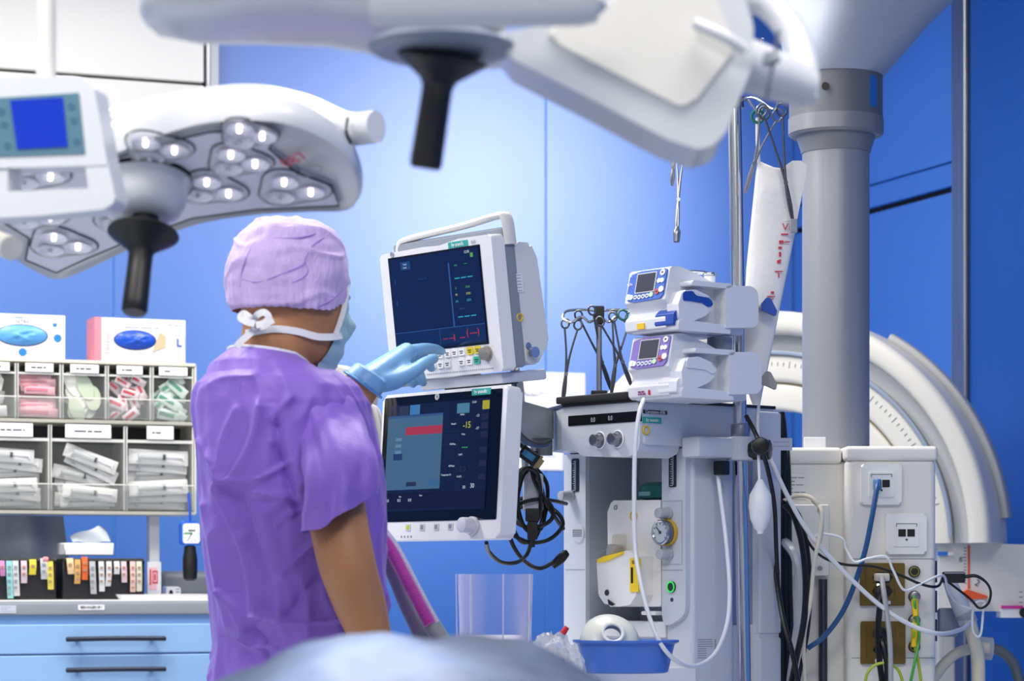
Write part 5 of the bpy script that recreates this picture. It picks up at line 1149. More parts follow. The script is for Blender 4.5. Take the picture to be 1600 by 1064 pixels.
for x in (xl+.06, xr-.06):
    for y in (yf+.06, .32): B().cyl((x-.014, y, .05), (x+.014, y, .05), .05, n=18, bev=.006).box(x-.008, x+.008, y-.02, y+.02, .05, .12).obj('castor', BKR(), cart)
a, c = K(122, 945, yf-.004), K(163, 953, yf-.004)
lb = B().prism(rect(a.x, c.x, c.z, a.z, .002), yf-.0052, yf-.003).obj('name_label', PAPER(), cart); text('MEDI-WAGEN OP 1', ((a.x+c.x)/2, yf-.0058, (a.z+c.z)/2), .0088, TXT(), lb, bold=.0001, sx=.68)
a, c = K(-12, 946, yf-.004), K(25, 958, yf-.004); lb = B().prism(rect(a.x, c.x, c.z, a.z), yf-.0052, yf-.003).obj('serial_label', mat('label_pale', 'c2c8d6', .5), cart)
lines(B(), a.x+.02, c.x-.004, c.z+.002, a.z-.002, 3, yf-.0052, .0012, 8).obj('print', GRY(), lb)
B().box(K(246, 930, .2).x, K(345, 930, .2).x, .18, .32, zc, K(280, 892, .2).z, .02, 3).obj('waste_box', mat('waste_grey', '82878e', .45), cart)
# ---------------------------------------------------------------- the rack
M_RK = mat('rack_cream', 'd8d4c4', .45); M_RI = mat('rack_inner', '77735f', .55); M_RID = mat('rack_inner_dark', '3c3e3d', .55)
zt1, zm1, zb1 = K(150, 566).z, K(150, 659).z, K(150, 801).z
xe = K(304, 700).x; xs_ = K(-75, 700).x; yd = .15
rk = thing('bin_rack', KF, 'cream two row rack of clear tilt bins standing over the cart', 'rack')
for z, nm in ((zt1, 'shelf'), (zm1, 'shelf'), (zb1, 'shelf')): B().box(xs_, xe+.002, -.004, yd, z-.004, z+.004, .001, 1).obj(nm, M_RK, rk)
B().box(xe-.001, xe+.004, -.002, yd, zb1, zt1).obj('side', M_RK, rk); B().box(xs_-.004, xs_, -.002, yd, zb1, zt1).obj('side', M_RK, rk)
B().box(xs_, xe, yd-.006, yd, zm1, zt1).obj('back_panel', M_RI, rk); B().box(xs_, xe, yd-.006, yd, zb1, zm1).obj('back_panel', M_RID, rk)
for px in (240,):
    x = K(px, 850, .06).x; B().box(x-.013, x+.013, .05, .085, zc, zb1-.004, .003).obj('post', mat('post_white', 'd2d6dc', .4), rk)
x = K(-55, 850, .06).x; B().box(x-.013, x+.013, .05, .085, zc, zb1-.004, .003).obj('post', mat('post_white', 'd2d6dc', .4), rk)
M_BIN = clear_mat('bin_clear', 'e9eee9', .025, .06, .45); M_BINL = clear_mat('bin_lip', 'eef2f0', .07, .06, .6)
def tilt_bin(pa, pb, z0, z1, label, lab_w, lip):
    xa_, xb_ = K(pa, 650).x+.002, K(pb, 650).x-.002
    t = thing('clear_bin', KF, label, 'storage bin', 'clear tilt bins in the rack'); t.location = KF.m @ Vector(((xa_+xb_)/2, 0, z0)); w = (xb_-xa_)/2; h = z1-z0
    b = B().box(-w, w, .002, .0035, .0, h*.82).box(-w, -w+.0015, .002, yd-.02, 0, h*.82).box(w-.0015, w, .002, yd-.02, 0, h*.82).box(-w, w, .002, yd-.02, 0, .0015)
    b.obj('shell', M_BIN, t)
    b = B().box(-w, w, -.012, -.0105, .002, h*lip).box(-w, w, -.012, .002, .002, .0035).box(-w, -w+.0015, -.012, .002, .002, h*lip).box(w-.0015, w, -.012, .002, .002, h*lip)
    b.obj('front_lip', M_BINL, t)
    b = B().box(-w, w, -.001, .003, h*.79, h*.825).box(-w, w, -.013, -.0098, h*lip-.0015, h*lip+.0015).box(-w-.0005, -w+.0025, -.002, .004, 0, h*.98).box(w-.0025, w+.0005, -.002, .004, 0, h*.98)
    b.obj('rim', clear_mat('rim_clear', 'f4f5f0', .6, .08, .9), t)
    lw = w*lab_w; c = B().box(-lw, lw, -.004, -.0028, h*.835, h*.99).obj('label_card', PAPER(), t)
    lines(B(), -lw*.6, lw*.6, h*.88, h*.94, 1, -.004, .0035, int(pa)+200).obj('card_print', TXT(), c)
    return t, (xa_+xb_)/2, w, h
ub = [-44, 26, 96, 167, 237, 303]; lbn = [-40, 78, 196, 303]
names_u = ['clear bin of white packs at the left frame edge, upper row', 'clear bin of pink packets, second bin of upper row', 'clear bin of green edged dressings, middle of upper row', 'clear bin of red capped fittings, upper row', 'clear bin of green packs next to the purple sleeve, upper row']
names_l = ['wide clear bin of small syringes at the left frame edge, lower row', 'wide clear bin of mixed syringes, middle of lower row', 'wide clear bin of long syringes beside the purple sleeve, lower row']
BN = []
for i in range(5): BN.append(tilt_bin(ub[i], ub[i+1], zm1+.005, zt1-.005, names_u[i], (.7, .65, .65, .6, .7)[i], .38))
for i in range(3): BN.append(tilt_bin(lbn[i], lbn[i+1], zb1+.005, zm1-.005, names_l[i], (.55, .62, .4)[i], .3))
rr = random.Random(11)
ORD = ['topmost', 'second from top', 'third from top', 'fourth from top', 'fifth from top', 'sixth from top', 'seventh from top', 'eighth from top', 'ninth from top', 'lowest']
def rank(i, n): return 'lowest' if i == n-1 else ORD[i]
M_PK = mat('packet_paper', 'e6e6e4', .6, var=.03); M_FILM = clear_mat('packet_film', 'f2f4f6', .45, .15, .8)
def place(o, bi, dx, dy, dz, ang, tip=0):
    t, xc, w, h = BN[bi]; o.location = KF.m @ Vector((xc+dx, dy, t.location.z+dz)); o.rotation_euler = (KF.eul.to_matrix() @ (RX(tip) @ RY(ang)).to_3x3()).to_euler()
def pillow(b, w, h, d, n=8):
    def fn(u, v):
        e = (1-(2*u-1)**4)*(1-(2*v-1)**4); return Vector(((u-.5)*2*w, -d*e-.0008+.0015*noise.noise(Vector((u*6, v*6, w*90))), (v-.5)*2*h))
    b.grid(fn, n, n); b.box(-w, w, -.0006, .0006, -h, h); return b
proto = {}
def syringe(L_, hh, label, grp):
    key = (round(L_, 3), round(hh, 3))
    if key not in proto:
        t = thing('syringe_packet', None, label, 'syringe', grp)
        pillow(B(), L_, hh, .005).obj('wrapper', M_PK, t)
        B().cyl((-L_*.7, -.006, 0), (L_*.25, -.006, 0), hh*.42, n=10).obj('barrel', clear_mat('barrel_clear', 'dfe3e6', .5, .1, .85), t)
        B().cyl((L_*.12, -.0072, 0), (L_*.2, -.0072, 0), hh*.40, n=10).obj('plunger_seal', TXT(), t)
        B().cyl((L_*.2, -.0062, 0), (L_*.82, -.0062, 0), hh*.16, n=6).box(L_*.8, L_*.84, -.009, -.004, -hh*.4, hh*.4).obj('plunger', W_(), t)
        b = lines(B(), -L_*.75, -L_*.1, -hh*.85, -hh*.5, 2, -.0068, .0012, 4); b.obj('packet_print', GRY(), t)
        proto[key] = t; return t
    c = copy_tree(proto[key]); c['label'] = label; c['group'] = grp; return c
gl = ['small wrapped syringe lying in the left lower bin', 'wrapped syringe lying crosswise in the middle lower bin', 'long wrapped syringe lying flat in the right lower bin']
for bi, lst in ((5, [(-.012, .118, .06), (.01, .1, .1), (.0, .082, -.06), (.006, .064, .05), (-.004, .046, -.05), (.004, .03, .08), (-.008, .014, -.05), (.01, .012, .03)]), (6, [(.01, .112, .36), (.014, .092, .44), (-.012, .072, .2), (-.004, .05, .22), (.008, .03, .1), (.004, .014, -.03), (-.006, .012, .06), (.0, .06, -.2)]), (7, [(.0, .118, .03), (.0, .1, .06), (-.002, .08, -.05), (.002, .062, .03), (.0, .045, -.06), (.0, .028, -.02), (-.002, .012, .02)])):
    order = sorted(range(len(lst)), key=lambda q_: -lst[q_][1])
    for j, (dx, dz, an) in enumerate(lst):
        o = syringe(.066 if bi < 7 else .073, .0165 if bi < 7 else .018, gl[bi-5]+', '+rank(order.index(j), len(lst)), 'wrapped syringes in the '+('left', 'middle', 'right')[bi-5]+' lower bin'); place(o, bi, dx, .016+.011*(j % 4), dz+.012, an, -.15)
def packs(bi, n, m1, m2, w, h, label, cat, grp, name, spread=.4, shape='rect', ang=.8):
    for j in range(n):
        t = thing(name, None, label+(', '+rank(n-1-j, n) if name == 'pink_packet' else ''), cat, grp)
        ww, hh = w*rr.uniform(.85, 1.1), h*rr.uniform(.85, 1.1)
        if shape == 'oval': B().prism(circ(0, 0, ww, 16, hh), -.0015, .0015).obj('pad', m1 if j % 3 else m2, t)
        else:
            pillow(B(), ww, hh, .004, 5).obj('wrapper', m1, t); B().box(-ww*.9, ww*.1 if j % 2 else ww*.5, -.0062, -.003, -hh*.35, hh*.35, .001, 1).obj('insert', m2, t)
        _, xc, w_, h_ = BN[bi]
        place(t, bi, rr.uniform(-1, 1)*max(0, w_-ww*.95-.002)*spread, .014+.006*(j % 6), .008+hh*.5+(h_*.7-hh)*(j/(n-1)), rr.uniform(-ang, ang), -.12)
packs(0, 9, M_PK, W_(), .024, .014, 'white wrapped pack in the bin at the left frame edge', 'packet', 'white packs in the upper left bin', 'white_pack')
packs(1, 10, mat('packet_pink', 'eeb4c0', .5), mat('packet_rose', 'e0788e', .5), .042, .0105, 'pink flat packet stacked in the second upper bin', 'packet', 'pink packets in the upper row', 'pink_packet', .3, ang=.06)
packs(2, 14, mat('pad_white', 'eef0e8', .6), mat('pad_green', 'c9d6be', .6), .02, .032, 'pale dressing with green edge in the middle upper bin', 'dressing', 'dressings in the middle upper bin', 'dressing_pad', .8, 'oval', .9)
packs(3, 20, mat('packet_pale', 'eedfe2', .5), mat('cap_crimson', 'd0243e', .4), .021, .0105, 'wrapped red capped fitting in the fourth upper bin', 'fitting', 'red capped fittings in the upper row', 'red_fitting', 1.0, ang=1.5)
packs(4, 15, mat('packet_mint', 'd6e6dc', .5), mat('cap_green', '3f9a78', .4), .028, .0125, 'green labelled wrapped pack in the bin beside the purple sleeve', 'packet', 'green packs in the upper right bin', 'green_pack', 1.0, ang=.8)
# ---------------------------------------------------------------- glove boxes on the rack
def glove_box(pa, pb, py0, label, oval, glove_m, side, prints):
    xa_, xb_ = K(pa, 560, .0).x, K(pb, 560, .0).x; z0 = zt1+.0042; h = K((pa+pb)/2, py0, .0).z-z0
    t = thing('glove_box', KF.m @ Vector(((xa_+xb_)/2, .0, z0)), label, 'glove box', 'glove boxes on the rack'); t.rotation_euler = KF.eul; w = (xb_-xa_)/2
    B().box(-w, w, .0, .09, 0, h, .001, 1).obj('carton', mat('carton_white', 'ecebee', .5), t)
    if side: B().box(-w-.0006, -w+side, -.0008, .0905, 0.0005, h+.0006).obj('end_panel', mat('carton_pink', 'e58a96', .5), t)
    ox, oz, ow, oh = oval
    op = [Vector((ox*w+ow*math.cos(2*PI*k/28), h*oz+oh*math.sin(2*PI*k/28))) for k in range(28)]
    o = B().prism(op, -.0008, .003).obj('opening', mat('carton_shadow', '1a2c50', .6), t)
    def fn(u, v):
        r, a = v, u*2*PI; n_ = noise.noise(Vector((3*r*math.cos(a)+ow*100, 3*r*math.sin(a), 1)))
        return Vector((ox*w+ow*.96*r*math.cos(a), -.002-.009*(1-r*r)-.006*n_*(1-r), h*oz+oh*.94*r*math.sin(a)))
    B().grid(fn, 28, 8).obj('glove', glove_m, o, ang=80)
    for p in prints: p(t, w, h)
    return t
def pr1(t, w, h):
    text('NITRIL', (-w*.1, -.001, h*.83), .012, GRY(), t); text('weita', (-w*.2, -.001, h*.93), .009, mat('print_sky', '3a9ac8', .5), t)
    lines(B(), -w*.05, w*.5, h*.08, h*.2, 2, 0, .002, 4).obj('print_lines', GRY(), t)
    b = B()
    for x, z in ((.8, .48), (-.1, .14)): b.cyl((w*x, 0, h*z), (w*x, -.0008, h*z), .0095, n=18)
    b.box(w*.68, w*.78, -.0008, 0, h*.74, h*.82); b.obj('blue_mark', mat('print_blue', '2a7cc0', .5), t)
def pr2(t, w, h):
    text('Nitrile', (-w*.72, -.001, h*.42), .02, mat('print_pink', 'f0c2c8', .5), t, rot=(PI/2, -PI/2, 0))
    B().box(w*.72, w*.985, -.0006, 0, h*.32, h*.6).obj('size_field', mat('field_lilac', 'cfd2ee', .5), t); text('L', (w*.85, -.0014, h*.46), .026, mat('print_royal', '2456b8', .5), t, bold=.0004)
    lines(B(), -w*.35, w*.45, h*.76, h*.82, 1, 0, .0025, 6).obj('print_lines', GRY(), t)
    lines(B(), w*.6, w*.9, h*.84, h*.9, 1, 0, .0025, 6).obj('print_lines', GRY(), t)
    B().prism([Vector((w*.25, h*.22)), Vector((w*.55, h*.35)), Vector((w*.56, h*.62)), Vector((w*.42, h*.7)), Vector((w*.3, h*.35))], -.0012, 0).obj('torn_flap', mat('carton_brown', 'cbb794', .7), t)
glove_box(-20, 102, 491, 'white glove box with pale blue gloves in its oval opening at the left edge', (-.12, .52, .062, .026), mat('glove_sky', '5aa0dc', .35, var=.1), 0, [pr1])
glove_box(148, 290, 498, 'white and pink glove box marked L with royal blue gloves showing', (-.12, .5, .052, .024), mat('glove_royal', '1c50c0', .3, var=.1), .016, [pr2])
# ---------------------------------------------------------------- things on the worktop
def label_box(pa, pb, label, strips):
    y0 = -.05; xa_, xb_ = K(pa, 930, y0).x, K(pb, 930, y0).x; w = (xb_-xa_)/2; h = K(100, 872, y0).z-zc
    t = thing('label_dispenser', KF.m @ Vector(((xa_+xb_)/2, y0, zc)), label, 'label dispenser', 'label dispensers on the cart'); t.rotation_euler = KF.eul
    B().box(-w, w, .0, .1, 0, h-.006, .002, 1).obj('box', mat('dispenser_black', '16171a', .5), t)
    coil = []
    nn = int(w*2/.005)
    for i in range(nn*6): a = i*2*PI/6; coil.append(Vector((-w+2*w*i/(nn*6), .0+.004*math.cos(a), h-.006+.005*math.sin(a))))
    B().tube(coil, .0015, 5, 1).obj('comb_binding', BK(), t)
    B().box(-w, w, .002, .1, h-.006, h, .001, 1).obj('lid_edge', mat('dispenser_lid', '3c3d40', .5), t)
    for px, c, ya_, yb_, w_ in strips:
        v = K(px, ya_, y0-.006); v2 = K(px, yb_, y0-.006); xx = v.x-(xa_+xb_)/2; zt_ = v.z-zc; zb_ = max(.002, v2.z-zc)
        fold = B().grid(lambda u, q_: Vector((xx+(u-.5)*w_+.006*(q_**2)*((px % 5)/4-.4), -.0065-.004*math.sin(q_*PI), zt_+(zb_-zt_)*q_)), 2, 8)
        s_ = fold.obj('label_strip', mat('strip_'+c, c, .55), t)
        b = B(); zz_ = zt_-.012
        while zz_ > zb_+.012: b.box(xx-w_*.3, xx+w_*.25, -.0125, -.0118, zz_-.006, zz_-.0005); zz_ -= .016
        if zt_-zb_ > .03: b.obj('strip_print', mat('stripp_'+c, {'b9babc': '8d8e90'}.get(c, 'a8856c' if c[0] in 'ed' else '8a8f96'), .6), s_)
        else: b.bm.free()
label_box(-34, 88, 'black label dispenser with yellow and turquoise strips at left frame edge', [(3, 'd08abc', 876, 900, .012), (14, '8fd0d0', 876, 935, .014), (24, 'cfcfcf', 876, 931, .014), (37, 'd9c4cc', 876, 911, .014), (51, 'e4d43e', 874, 898, .016), (68, 'c6c6c8', 872, 905, .016), (78, 'e6d250', 877, 921, .014), (71, 'ee8890', 870, 879, .012), (-12, 'e8a0c8', 876, 905, .014)])
label_box(98, 226, 'black label dispenser with orange and grey strips under the tissue box', [(109, 'eccb9c', 872, 897, .016), (121, 'd9a75c', 874, 912, .014), (132, 'e4682c', 870, 906, .014), (144, 'b9babc', 877, 928, .014), (158, 'd4d6d8', 877, 924, .013), (170, 'dcdcdc', 877, 916, .013), (182, 'eeeeee', 877, 897, .013), (193, 'dfc4cc', 877, 910, .013), (207, 'e9c4ba', 877, 925, .013), (217, 'd9d6c2', 877, 924, .013)])
y0 = -.03; hb = K(100, 868, -.05).z
xa_, xb_ = K(101, 860, y0).x, K(178, 860, y0).x
t = thing('tissue_box', KF.m @ Vector(((xa_+xb_)/2, y0, hb+.001)), 'flat white tissue box with grey sheet standing up, on the right dispenser', 'box'); t.rotation_euler = KF.eul
w = (xb_-xa_)/2; h = K(140, 849, y0).z-hb
B().box(-w, w, 0, .09, 0, h, .002, 1).obj('carton', mat('carton_white', 'ecebee', .5), t)
def tis(u, v): return Vector((-w*.55+u*w*1.45, .03+.02*math.sin(u*5+v*2)+.02*v, h+.002+v*(.014+.026*max(0, 1-abs(u-.72)/.75))+.002*math.sin(u*9)))
B().grid(tis, 16, 8).obj('tissue', mat('tissue_grey', 'b9c2cc', .7), t)
o = [K(x, y, .13) for x, y in ((-60, 800), (100, 806), (108, 835), (112, 868), (118, 880), (-60, 880))]
t = thing('plastic_hood', KF.m @ Vector((K(40, 880, .13).x, .13, zc)), 'grey translucent plastic hood standing behind the label dispensers', 'plastic hood'); t.rotation_euler = KF.eul
ox = K(40, 880, .13).x
def hood(u, v):
    xr_ = o[1].x+(o[4].x-o[1].x)*(1-v)**1.0; x = o[0].x+(xr_-o[0].x)*u; z = zc+(o[1].z-zc)*v
    return Vector((x-ox, .02*math.sin(u*7+v*1.5)+.008*math.sin(u*17), z-zc))
B().grid(hood, 36, 10).obj('film', mat('hood_grey', '9aa2b0', .3, var=.05), t)
# instrument tray, tape roll, sticker plate, cuff gauge
ya_ = -.07; xa_, xb_ = K(183, 930, ya_).x, K(335, 930, ya_).x; w = (xb_-xa_)/2; h = .012
t = thing('instrument_tray', KF.m @ Vector(((xa_+xb_)/2, -.02, zc)), 'shallow white tray on the right end of the cart', 'tray'); t.rotation_euler = KF.eul
R_ = lambda k, z, n=.0: [Vector((p.x, p.y, z)) for p in rnd([(-w*k-n, -.05*k-n), (w*k+n, -.05*k-n), (w*k+n, .05*k+n), (-w*k-n, .05*k+n)], .01)]
B().loft([R_(.93, .0), R_(1, h), R_(.985, h), R_(.915, .002)]).obj('tray_body', mat('tray_white', 'f0efee', .35), t)
t = thing('tape_holder', KF.m @ Vector((K(268, 920, .09).x, .09, zc)), 'small white tape holder behind the white tray', 'tape holder'); t.rotation_euler = KF.eul
B().prism(rnd([(-.018, 0), (.018, 0), (.018, .026), (.012, .03), (-.018, .03)], .003), -.02, .02, 'y', .002).obj('case', W_(), t)
B().prism(circ(-.006, .014, .005, 12, .008), -.0206, -.019).obj('slot', BK(), t)
for i in range(3): B().box(.006, .015, -.0206, -.019, .008+i*.007, .011+i*.007).obj('tape_edge', GRY(), t)
t = thing('sticker_plate', KF.m @ Vector((K(241, 920, .045).x, .045, zc)), 'white plate with red sticker leaning on the rack post', 'sign'); t.rotation_euler = KF.eul
h = K(241, 878, .045).z-zc
B().box(-.017, .017, -.002, .002, 0, h, .001, 1).obj('plate', mat('plate_pale', 'dfe2e6', .4), t)
B().box(-.013, .006, -.0028, -.0018, h*.25, h*.85).obj('pink_field', mat('field_pink', 'ecb8c0', .5), t)
b = B().box(-.005, .008, -.0034, -.0026, h*.42, h*.46).box(-.005, .008, -.0034, -.0026, h*.72, h*.76).box(-.005, -.003, -.0034, -.0026, h*.42, h*.76).box(.006, .008, -.0034, -.0026, h*.42, h*.76).box(-.001, .003, -.0034, -.0026, h*.5, h*.68).box(-.012, -.0085, -.0034, -.0026, h*.38, h*.8)
b.obj('red_print', mat('print_red', 'c22a44', .5), t)
gy = -.03; gp = KF.m @ K(297, 834, gy)
t = thing('cuff_gauge', gp, 'blue cased pressure gauge with black bulb hanging from the rack corner', 'pressure gauge'); t.rotation_euler = KF.eul
k = 6.2/F
B().prism(rect(-16*k, 16*k, -18*k, 19*k, .009, 5), -.012, .012, 'y', .003).obj('case', mat('gauge_blue', '1f62d0', .35), t)
B().prism(rect(-13.5*k, 13.5*k, -15*k, 16*k, .008, 5), -.0132, -.01).obj('dial', mat('dial_white', 'eef0f2', .3), t)
B().box(-11*k, 0, -.0138, -.013, -.001, .003).obj('green_sector', mat('dial_green', '4aa85c', .5), t)
b = B().box(-.0006, .0006, -.0142, -.0136, -.016, .004, M=RY(.5)).cyl((0, -.013, 0), (0, -.0146, 0), .002, n=10).box(-5*k, 6*k, -.0138, -.013, 4*k, 6*k)
for i in range(12): b.box(-.0005, .0005, -.0138, -.013, 11*k, 13*k, M=RY(i*PI/6))
b.obj('needle', TXT(), t)
B().lathe([(.008, -18*k), (9*k, -20*k), (9.5*k, -28*k), (11.5*k, -38*k), (11.5*k, -58*k), (10.5*k, -70*k), (7*k, -73*k), (0, -73*k)], 20).obj('bulb', BKR(), t)
B().tube([Vector((0, 0, 18*k)), Vector((-.001, 0, 40*k)), Vector((-.003, .004, 64*k))], .0032, 8).obj('cord', mat('cord_blue', '1a50c8', .4), t)
# ================================================================ the person in purple
from mathutils.bvhtree import BVHTree
def eval_mesh(o):
    bpy.context.view_layer.update(); return bpy.data.meshes.new_from_object(o.evaluated_get(bpy.context.evaluated_depsgraph_get()))
def fuse(b, voxel, smooth=4, fac=.5):          # overlapping volumes grown together into one continuous skin
    me = b.mesh(); o = bpy.data.objects.new('tmp', me); COL.objects.link(o)
    m = o.modifiers.new('r', 'REMESH'); m.mode = 'VOXEL'; m.voxel_size = voxel
    s = o.modifiers.new('s', 'SMOOTH'); s.factor = fac; s.iterations = smooth
    r = eval_mesh(o); bpy.data.objects.remove(o)
    r.polygons.foreach_set('use_smooth', [True]*len(r.polygons)); return r
def M_fabric(name, c, c2, scale, bump):
    return mat(name, c, .62, var=.06, scale=scale, bump=bump, bscale=scale*4, sheen=.25)
BODY = Vector((-.365, 4.2, 0))
per = thing('person', BODY, 'person in purple scrub tunic, cap, mask and blue glove touching the monitor', 'person')
yaw_h, yaw_t = math.radians(-50), math.radians(-50)
HM = TR(.004, 0.0, P(452, 462, 4.2).z) @ RZ(yaw_h)       # head, relative to the person
TM = RZ(yaw_t)                                            # torso
# ---- head surface: half width, front, back by height
HT = [(.121, .004, .004, .004), (.117, .034, .036, .045), (.108, .052, .058, .068), (.09, .066, .076, .086), (.06, .0745, .088, .098), (.025, .0765, .093, .1), (0, .0755, .0945, .097), (-.025, .073, .093, .088), (-.05, .0685, .0915, .072), (-.075, .062, .089, .05), (-.095, .053, .086, .03), (-.11, .041, .08, .012), (-.12, .022, .066, -.01), (-.124, .004, .05, -.03)]
def hp(z):
    for (z0, *a), (z1, *b) in zip(HT, HT[1:]):
        if z1 <= z <= z0:
            t = (z-z1)/(z0-z1); return [q*t+p*(1-t) for q, p in zip(a, b)]
    return HT[0][1:] if z > 0 else HT[-1][1:]
def hsurf(az, z, off=0.0):
    a, f, b = hp(z); x = a*math.sin(az); c = math.cos(az); y = (f if c > 0 else b)*c
    if b < 0 and c <= 0: y = (f+b)/2*0+b*abs(c)*-1 if False else -abs(b)*0+b*-c*-1
    nz = math.exp(-((z+.045)/.022)**2)*math.exp(-(az/.16)**2)*.022 + math.exp(-((z+.03)/.03)**2)*math.exp(-(az/.13)**2)*.008
    ey = -math.exp(-((z-.0)/.012)**2)*(math.exp(-((abs(az)-.36)/.14)**2))*.008
    br = math.exp(-((z-.022)/.010)**2)*math.exp(-(az/.6)**2)*.004
    k = nz+ey+br
    v = Vector((x, y, z)); d = Vector((math.sin(az), math.cos(az), 0))
    return v+d*(k+off)
hb = B()
zs = [.121-.245*i/48 for i in range(49)]
hb.loft([[HM @ hsurf(2*PI*k/48, z) for k in range(48)] for z in zs])
def hl(x, y, z): return HM @ Vector((x, y, z))
hb.tube([hl(0, -.03, -.05), hl(0, -.038, -.11), hl(-.01, -.05, -.16), hl(-.015, -.055, -.22)], [.056, .058, .064, .085], 24, 4)
for s in (-1, 1): hb.ell((0, 0, 0), .006, .016, .027, 12, 10, HM @ TR(s*.0745, -.008, .004))
bvh_head = None
# ---- trunk, arms, legs (relative to the person)
def tl(x, y, z): return TM @ Vector((x, y, z))
def pw(px, py, Y): return P(px, py, Y)-BODY
def ring(M, cx, cy, z, a, f, b, n=48, e=1.0):
    r = []
    for k in range(n):
        an = 2*PI*k/n; s, c = math.sin(an), math.cos(an)
        s = math.copysign(abs(s)**e, s); c = math.copysign(abs(c)**e, c)
        r.append(M @ Vector((cx+a*s, cy+(f if c > 0 else b)*c, z)))
    return r
body = hb
body.loft([ring(TM, 0, c, z, a, f, b, 32) for z, a, f, b, c in ((1.50, .06, .05, .05, -.035), (1.46, .12, .07, .075, -.024), (1.40, .15, .09, .09, -.01), (1.25, .145, .095, .09, 0), (1.1, .135, .095, .075, .008), (.95, .14, .095, .078, .012), (.82, .15, .1, .09, .01))])
sR = tl(.14, -.018, 1.375); eR = pw(541, 876, 3.985); wR = pw(590, 1030, 4.02)
body.tube([sR, (sR+eR)/2+Vector((-.006, 0, 0)), eR, eR*.55+wR*.45, wR], [.042, .047, .0455, .041, .029], 20, 6)
sL = tl(-.15, 0, 1.395); eL = Vector((-.41, 4.5, 1.28))-BODY; wL = pw(573, 592, 4.5)
body.tube([sL, (sL+eL)/2, eL, eL*.5+wL*.5, wL], [.042, .044, .043, .041, .032], 20, 6)
def hand(b, W, fingers, thumb, k=1.0, palm=.0145):
    for ch in fingers:
        b.tube([W, ch[0]], [palm*1.25*k, palm*k], 14, 1)
        b.tube(ch, [.0112*k, .0104*k, .0094*k, .0078*k][:max(2, len(ch))], 12, 4)
        b.ell(ch[-1], .0076*k, .0076*k, .0076*k, 10, 8)
        b.ell(ch[0], .0128*k, .0128*k, .0128*k, 10, 8)
    for a, c in zip(fingers, fingers[1:]):
        for t in (.35, .7, .95):
            p = W.lerp(a[0], t); q = W.lerp(c[0], t); b.tube([p, q], [palm*k, palm*k], 10, 1)
    b.tube(thumb, [.018*k, .0165*k, .0125*k, .0105*k, .0085*k], 12, 4); b.ell(thumb[-1], .0083*k, .0083*k, .0083*k, 10, 8)
    b.tube([thumb[1], fingers[0][0]], [.014*k, .012*k], 10, 1); b.tube([thumb[1], fingers[1][0]], [.013*k, .011*k], 10, 1)
FL = [[pw(638, 549, 4.635), pw(664, 545, 4.675), pw(680, 546, 4.70), pw(690, 549, 4.712)],
      [pw(634, 552, 4.662), pw(656, 556, 4.70), pw(668, 566, 4.712), pw(674, 575, 4.712)],
      [pw(627, 559, 4.682), pw(646, 570, 4.715), pw(656, 586, 4.72), pw(661, 598, 4.715)],
      [pw(618, 568, 4.692), pw(633, 580, 4.715), pw(641, 592, 4.715), pw(645, 600, 4.71)]]
TL = [pw(588, 598, 4.51), pw(616, 594, 4.545), pw(645, 580, 4.58), pw(664, 567, 4.615), pw(679, 560, 4.645)]
hand(body, wL, FL, TL, .78)
dR = (wR-eR).normalized(); sdR = Vector((dR.y, -dR.x, 0)).normalized(); fwR = Vector((.6, .5, -.25)).normalized()
FR = [[wR+fwR*.085+sdR*(.032-.021*i)+Vector((0, 0, -.004*i)), wR+fwR*.125+sdR*(.034-.023*i)+Vector((0, 0, -.01)), wR+fwR*(.16-.006*abs(i-1))+sdR*(.034-.023*i)+Vector((0, 0, -.03))] for i in range(4)]
TRm = [wR+fwR*.02+sdR*.02, wR+fwR*.045+sdR*.045, wR+fwR*.075+sdR*.058, wR+fwR*.1+sdR*.06]
hand(body, wR, FR, TRm, .95)
for s in (-1, 1):
    body.tube([tl(s*.085, -.02, .88), tl(s*.09, -.01, .5), tl(s*.095, -.02, .12), tl(s*.1, .0, .06)], [.08, .058, .042, .036], 16, 4)
    body.tube([tl(s*.1, -.05, .045), tl(s*.105, .05, .04), tl(s*.11, .15, .03)], [.036, .036, .03], 14, 3)
M_SKIN = mat('skin', 'b57f58', .5, var=.10, scale=7, bump=.06, bscale=120, spec=.4)
link('body', fuse(body, .0048, 5), M_SKIN, per)
hm = B(); hm.loft([[HM @ hsurf(2*PI*k/48, z) for k in range(48)] for z in zs]); hm.tube([hl(0, -.03, -.05), hl(0, -.038, -.11), hl(-.01, -.05, -.16), hl(-.015, -.055, -.22)], [.056, .058, .064, .085], 24, 4)
bvh = BVHTree.FromBMesh(hm.bm)
def onhead(px, py, off=.003):
    o = CAMV-BODY; d = Vector((px-CX, F, HY-py)).normalized()
    h = bvh.ray_cast(o, d)
    return (h[0]-d*off) if h[0] else pw(px, py, 4.2)
# eyes and brows
for s in (-1, 1):
    c = HM @ Vector((s*.033, .0795, .0)); B().ell(c, .011, .011, .011, 14, 10).obj('eye', mat('eye_white', 'e8e4de', .2), per)
    c2 = HM @ Vector((s*.034, .0885, .0)); B().ell(c2, .0045, .0045, .0045, 10, 8).obj('iris', mat('eye_brown', '2a1a10', .2), per)
    B().tube([HM @ hsurf(s*.15, .021, .002), HM @ hsurf(s*.35, .026, .002), HM @ hsurf(s*.6, .02, .002)], [.0025, .0035, .002], 8, 4).obj('eyebrow', mat('brow_dark', '1e130d', .8), per)
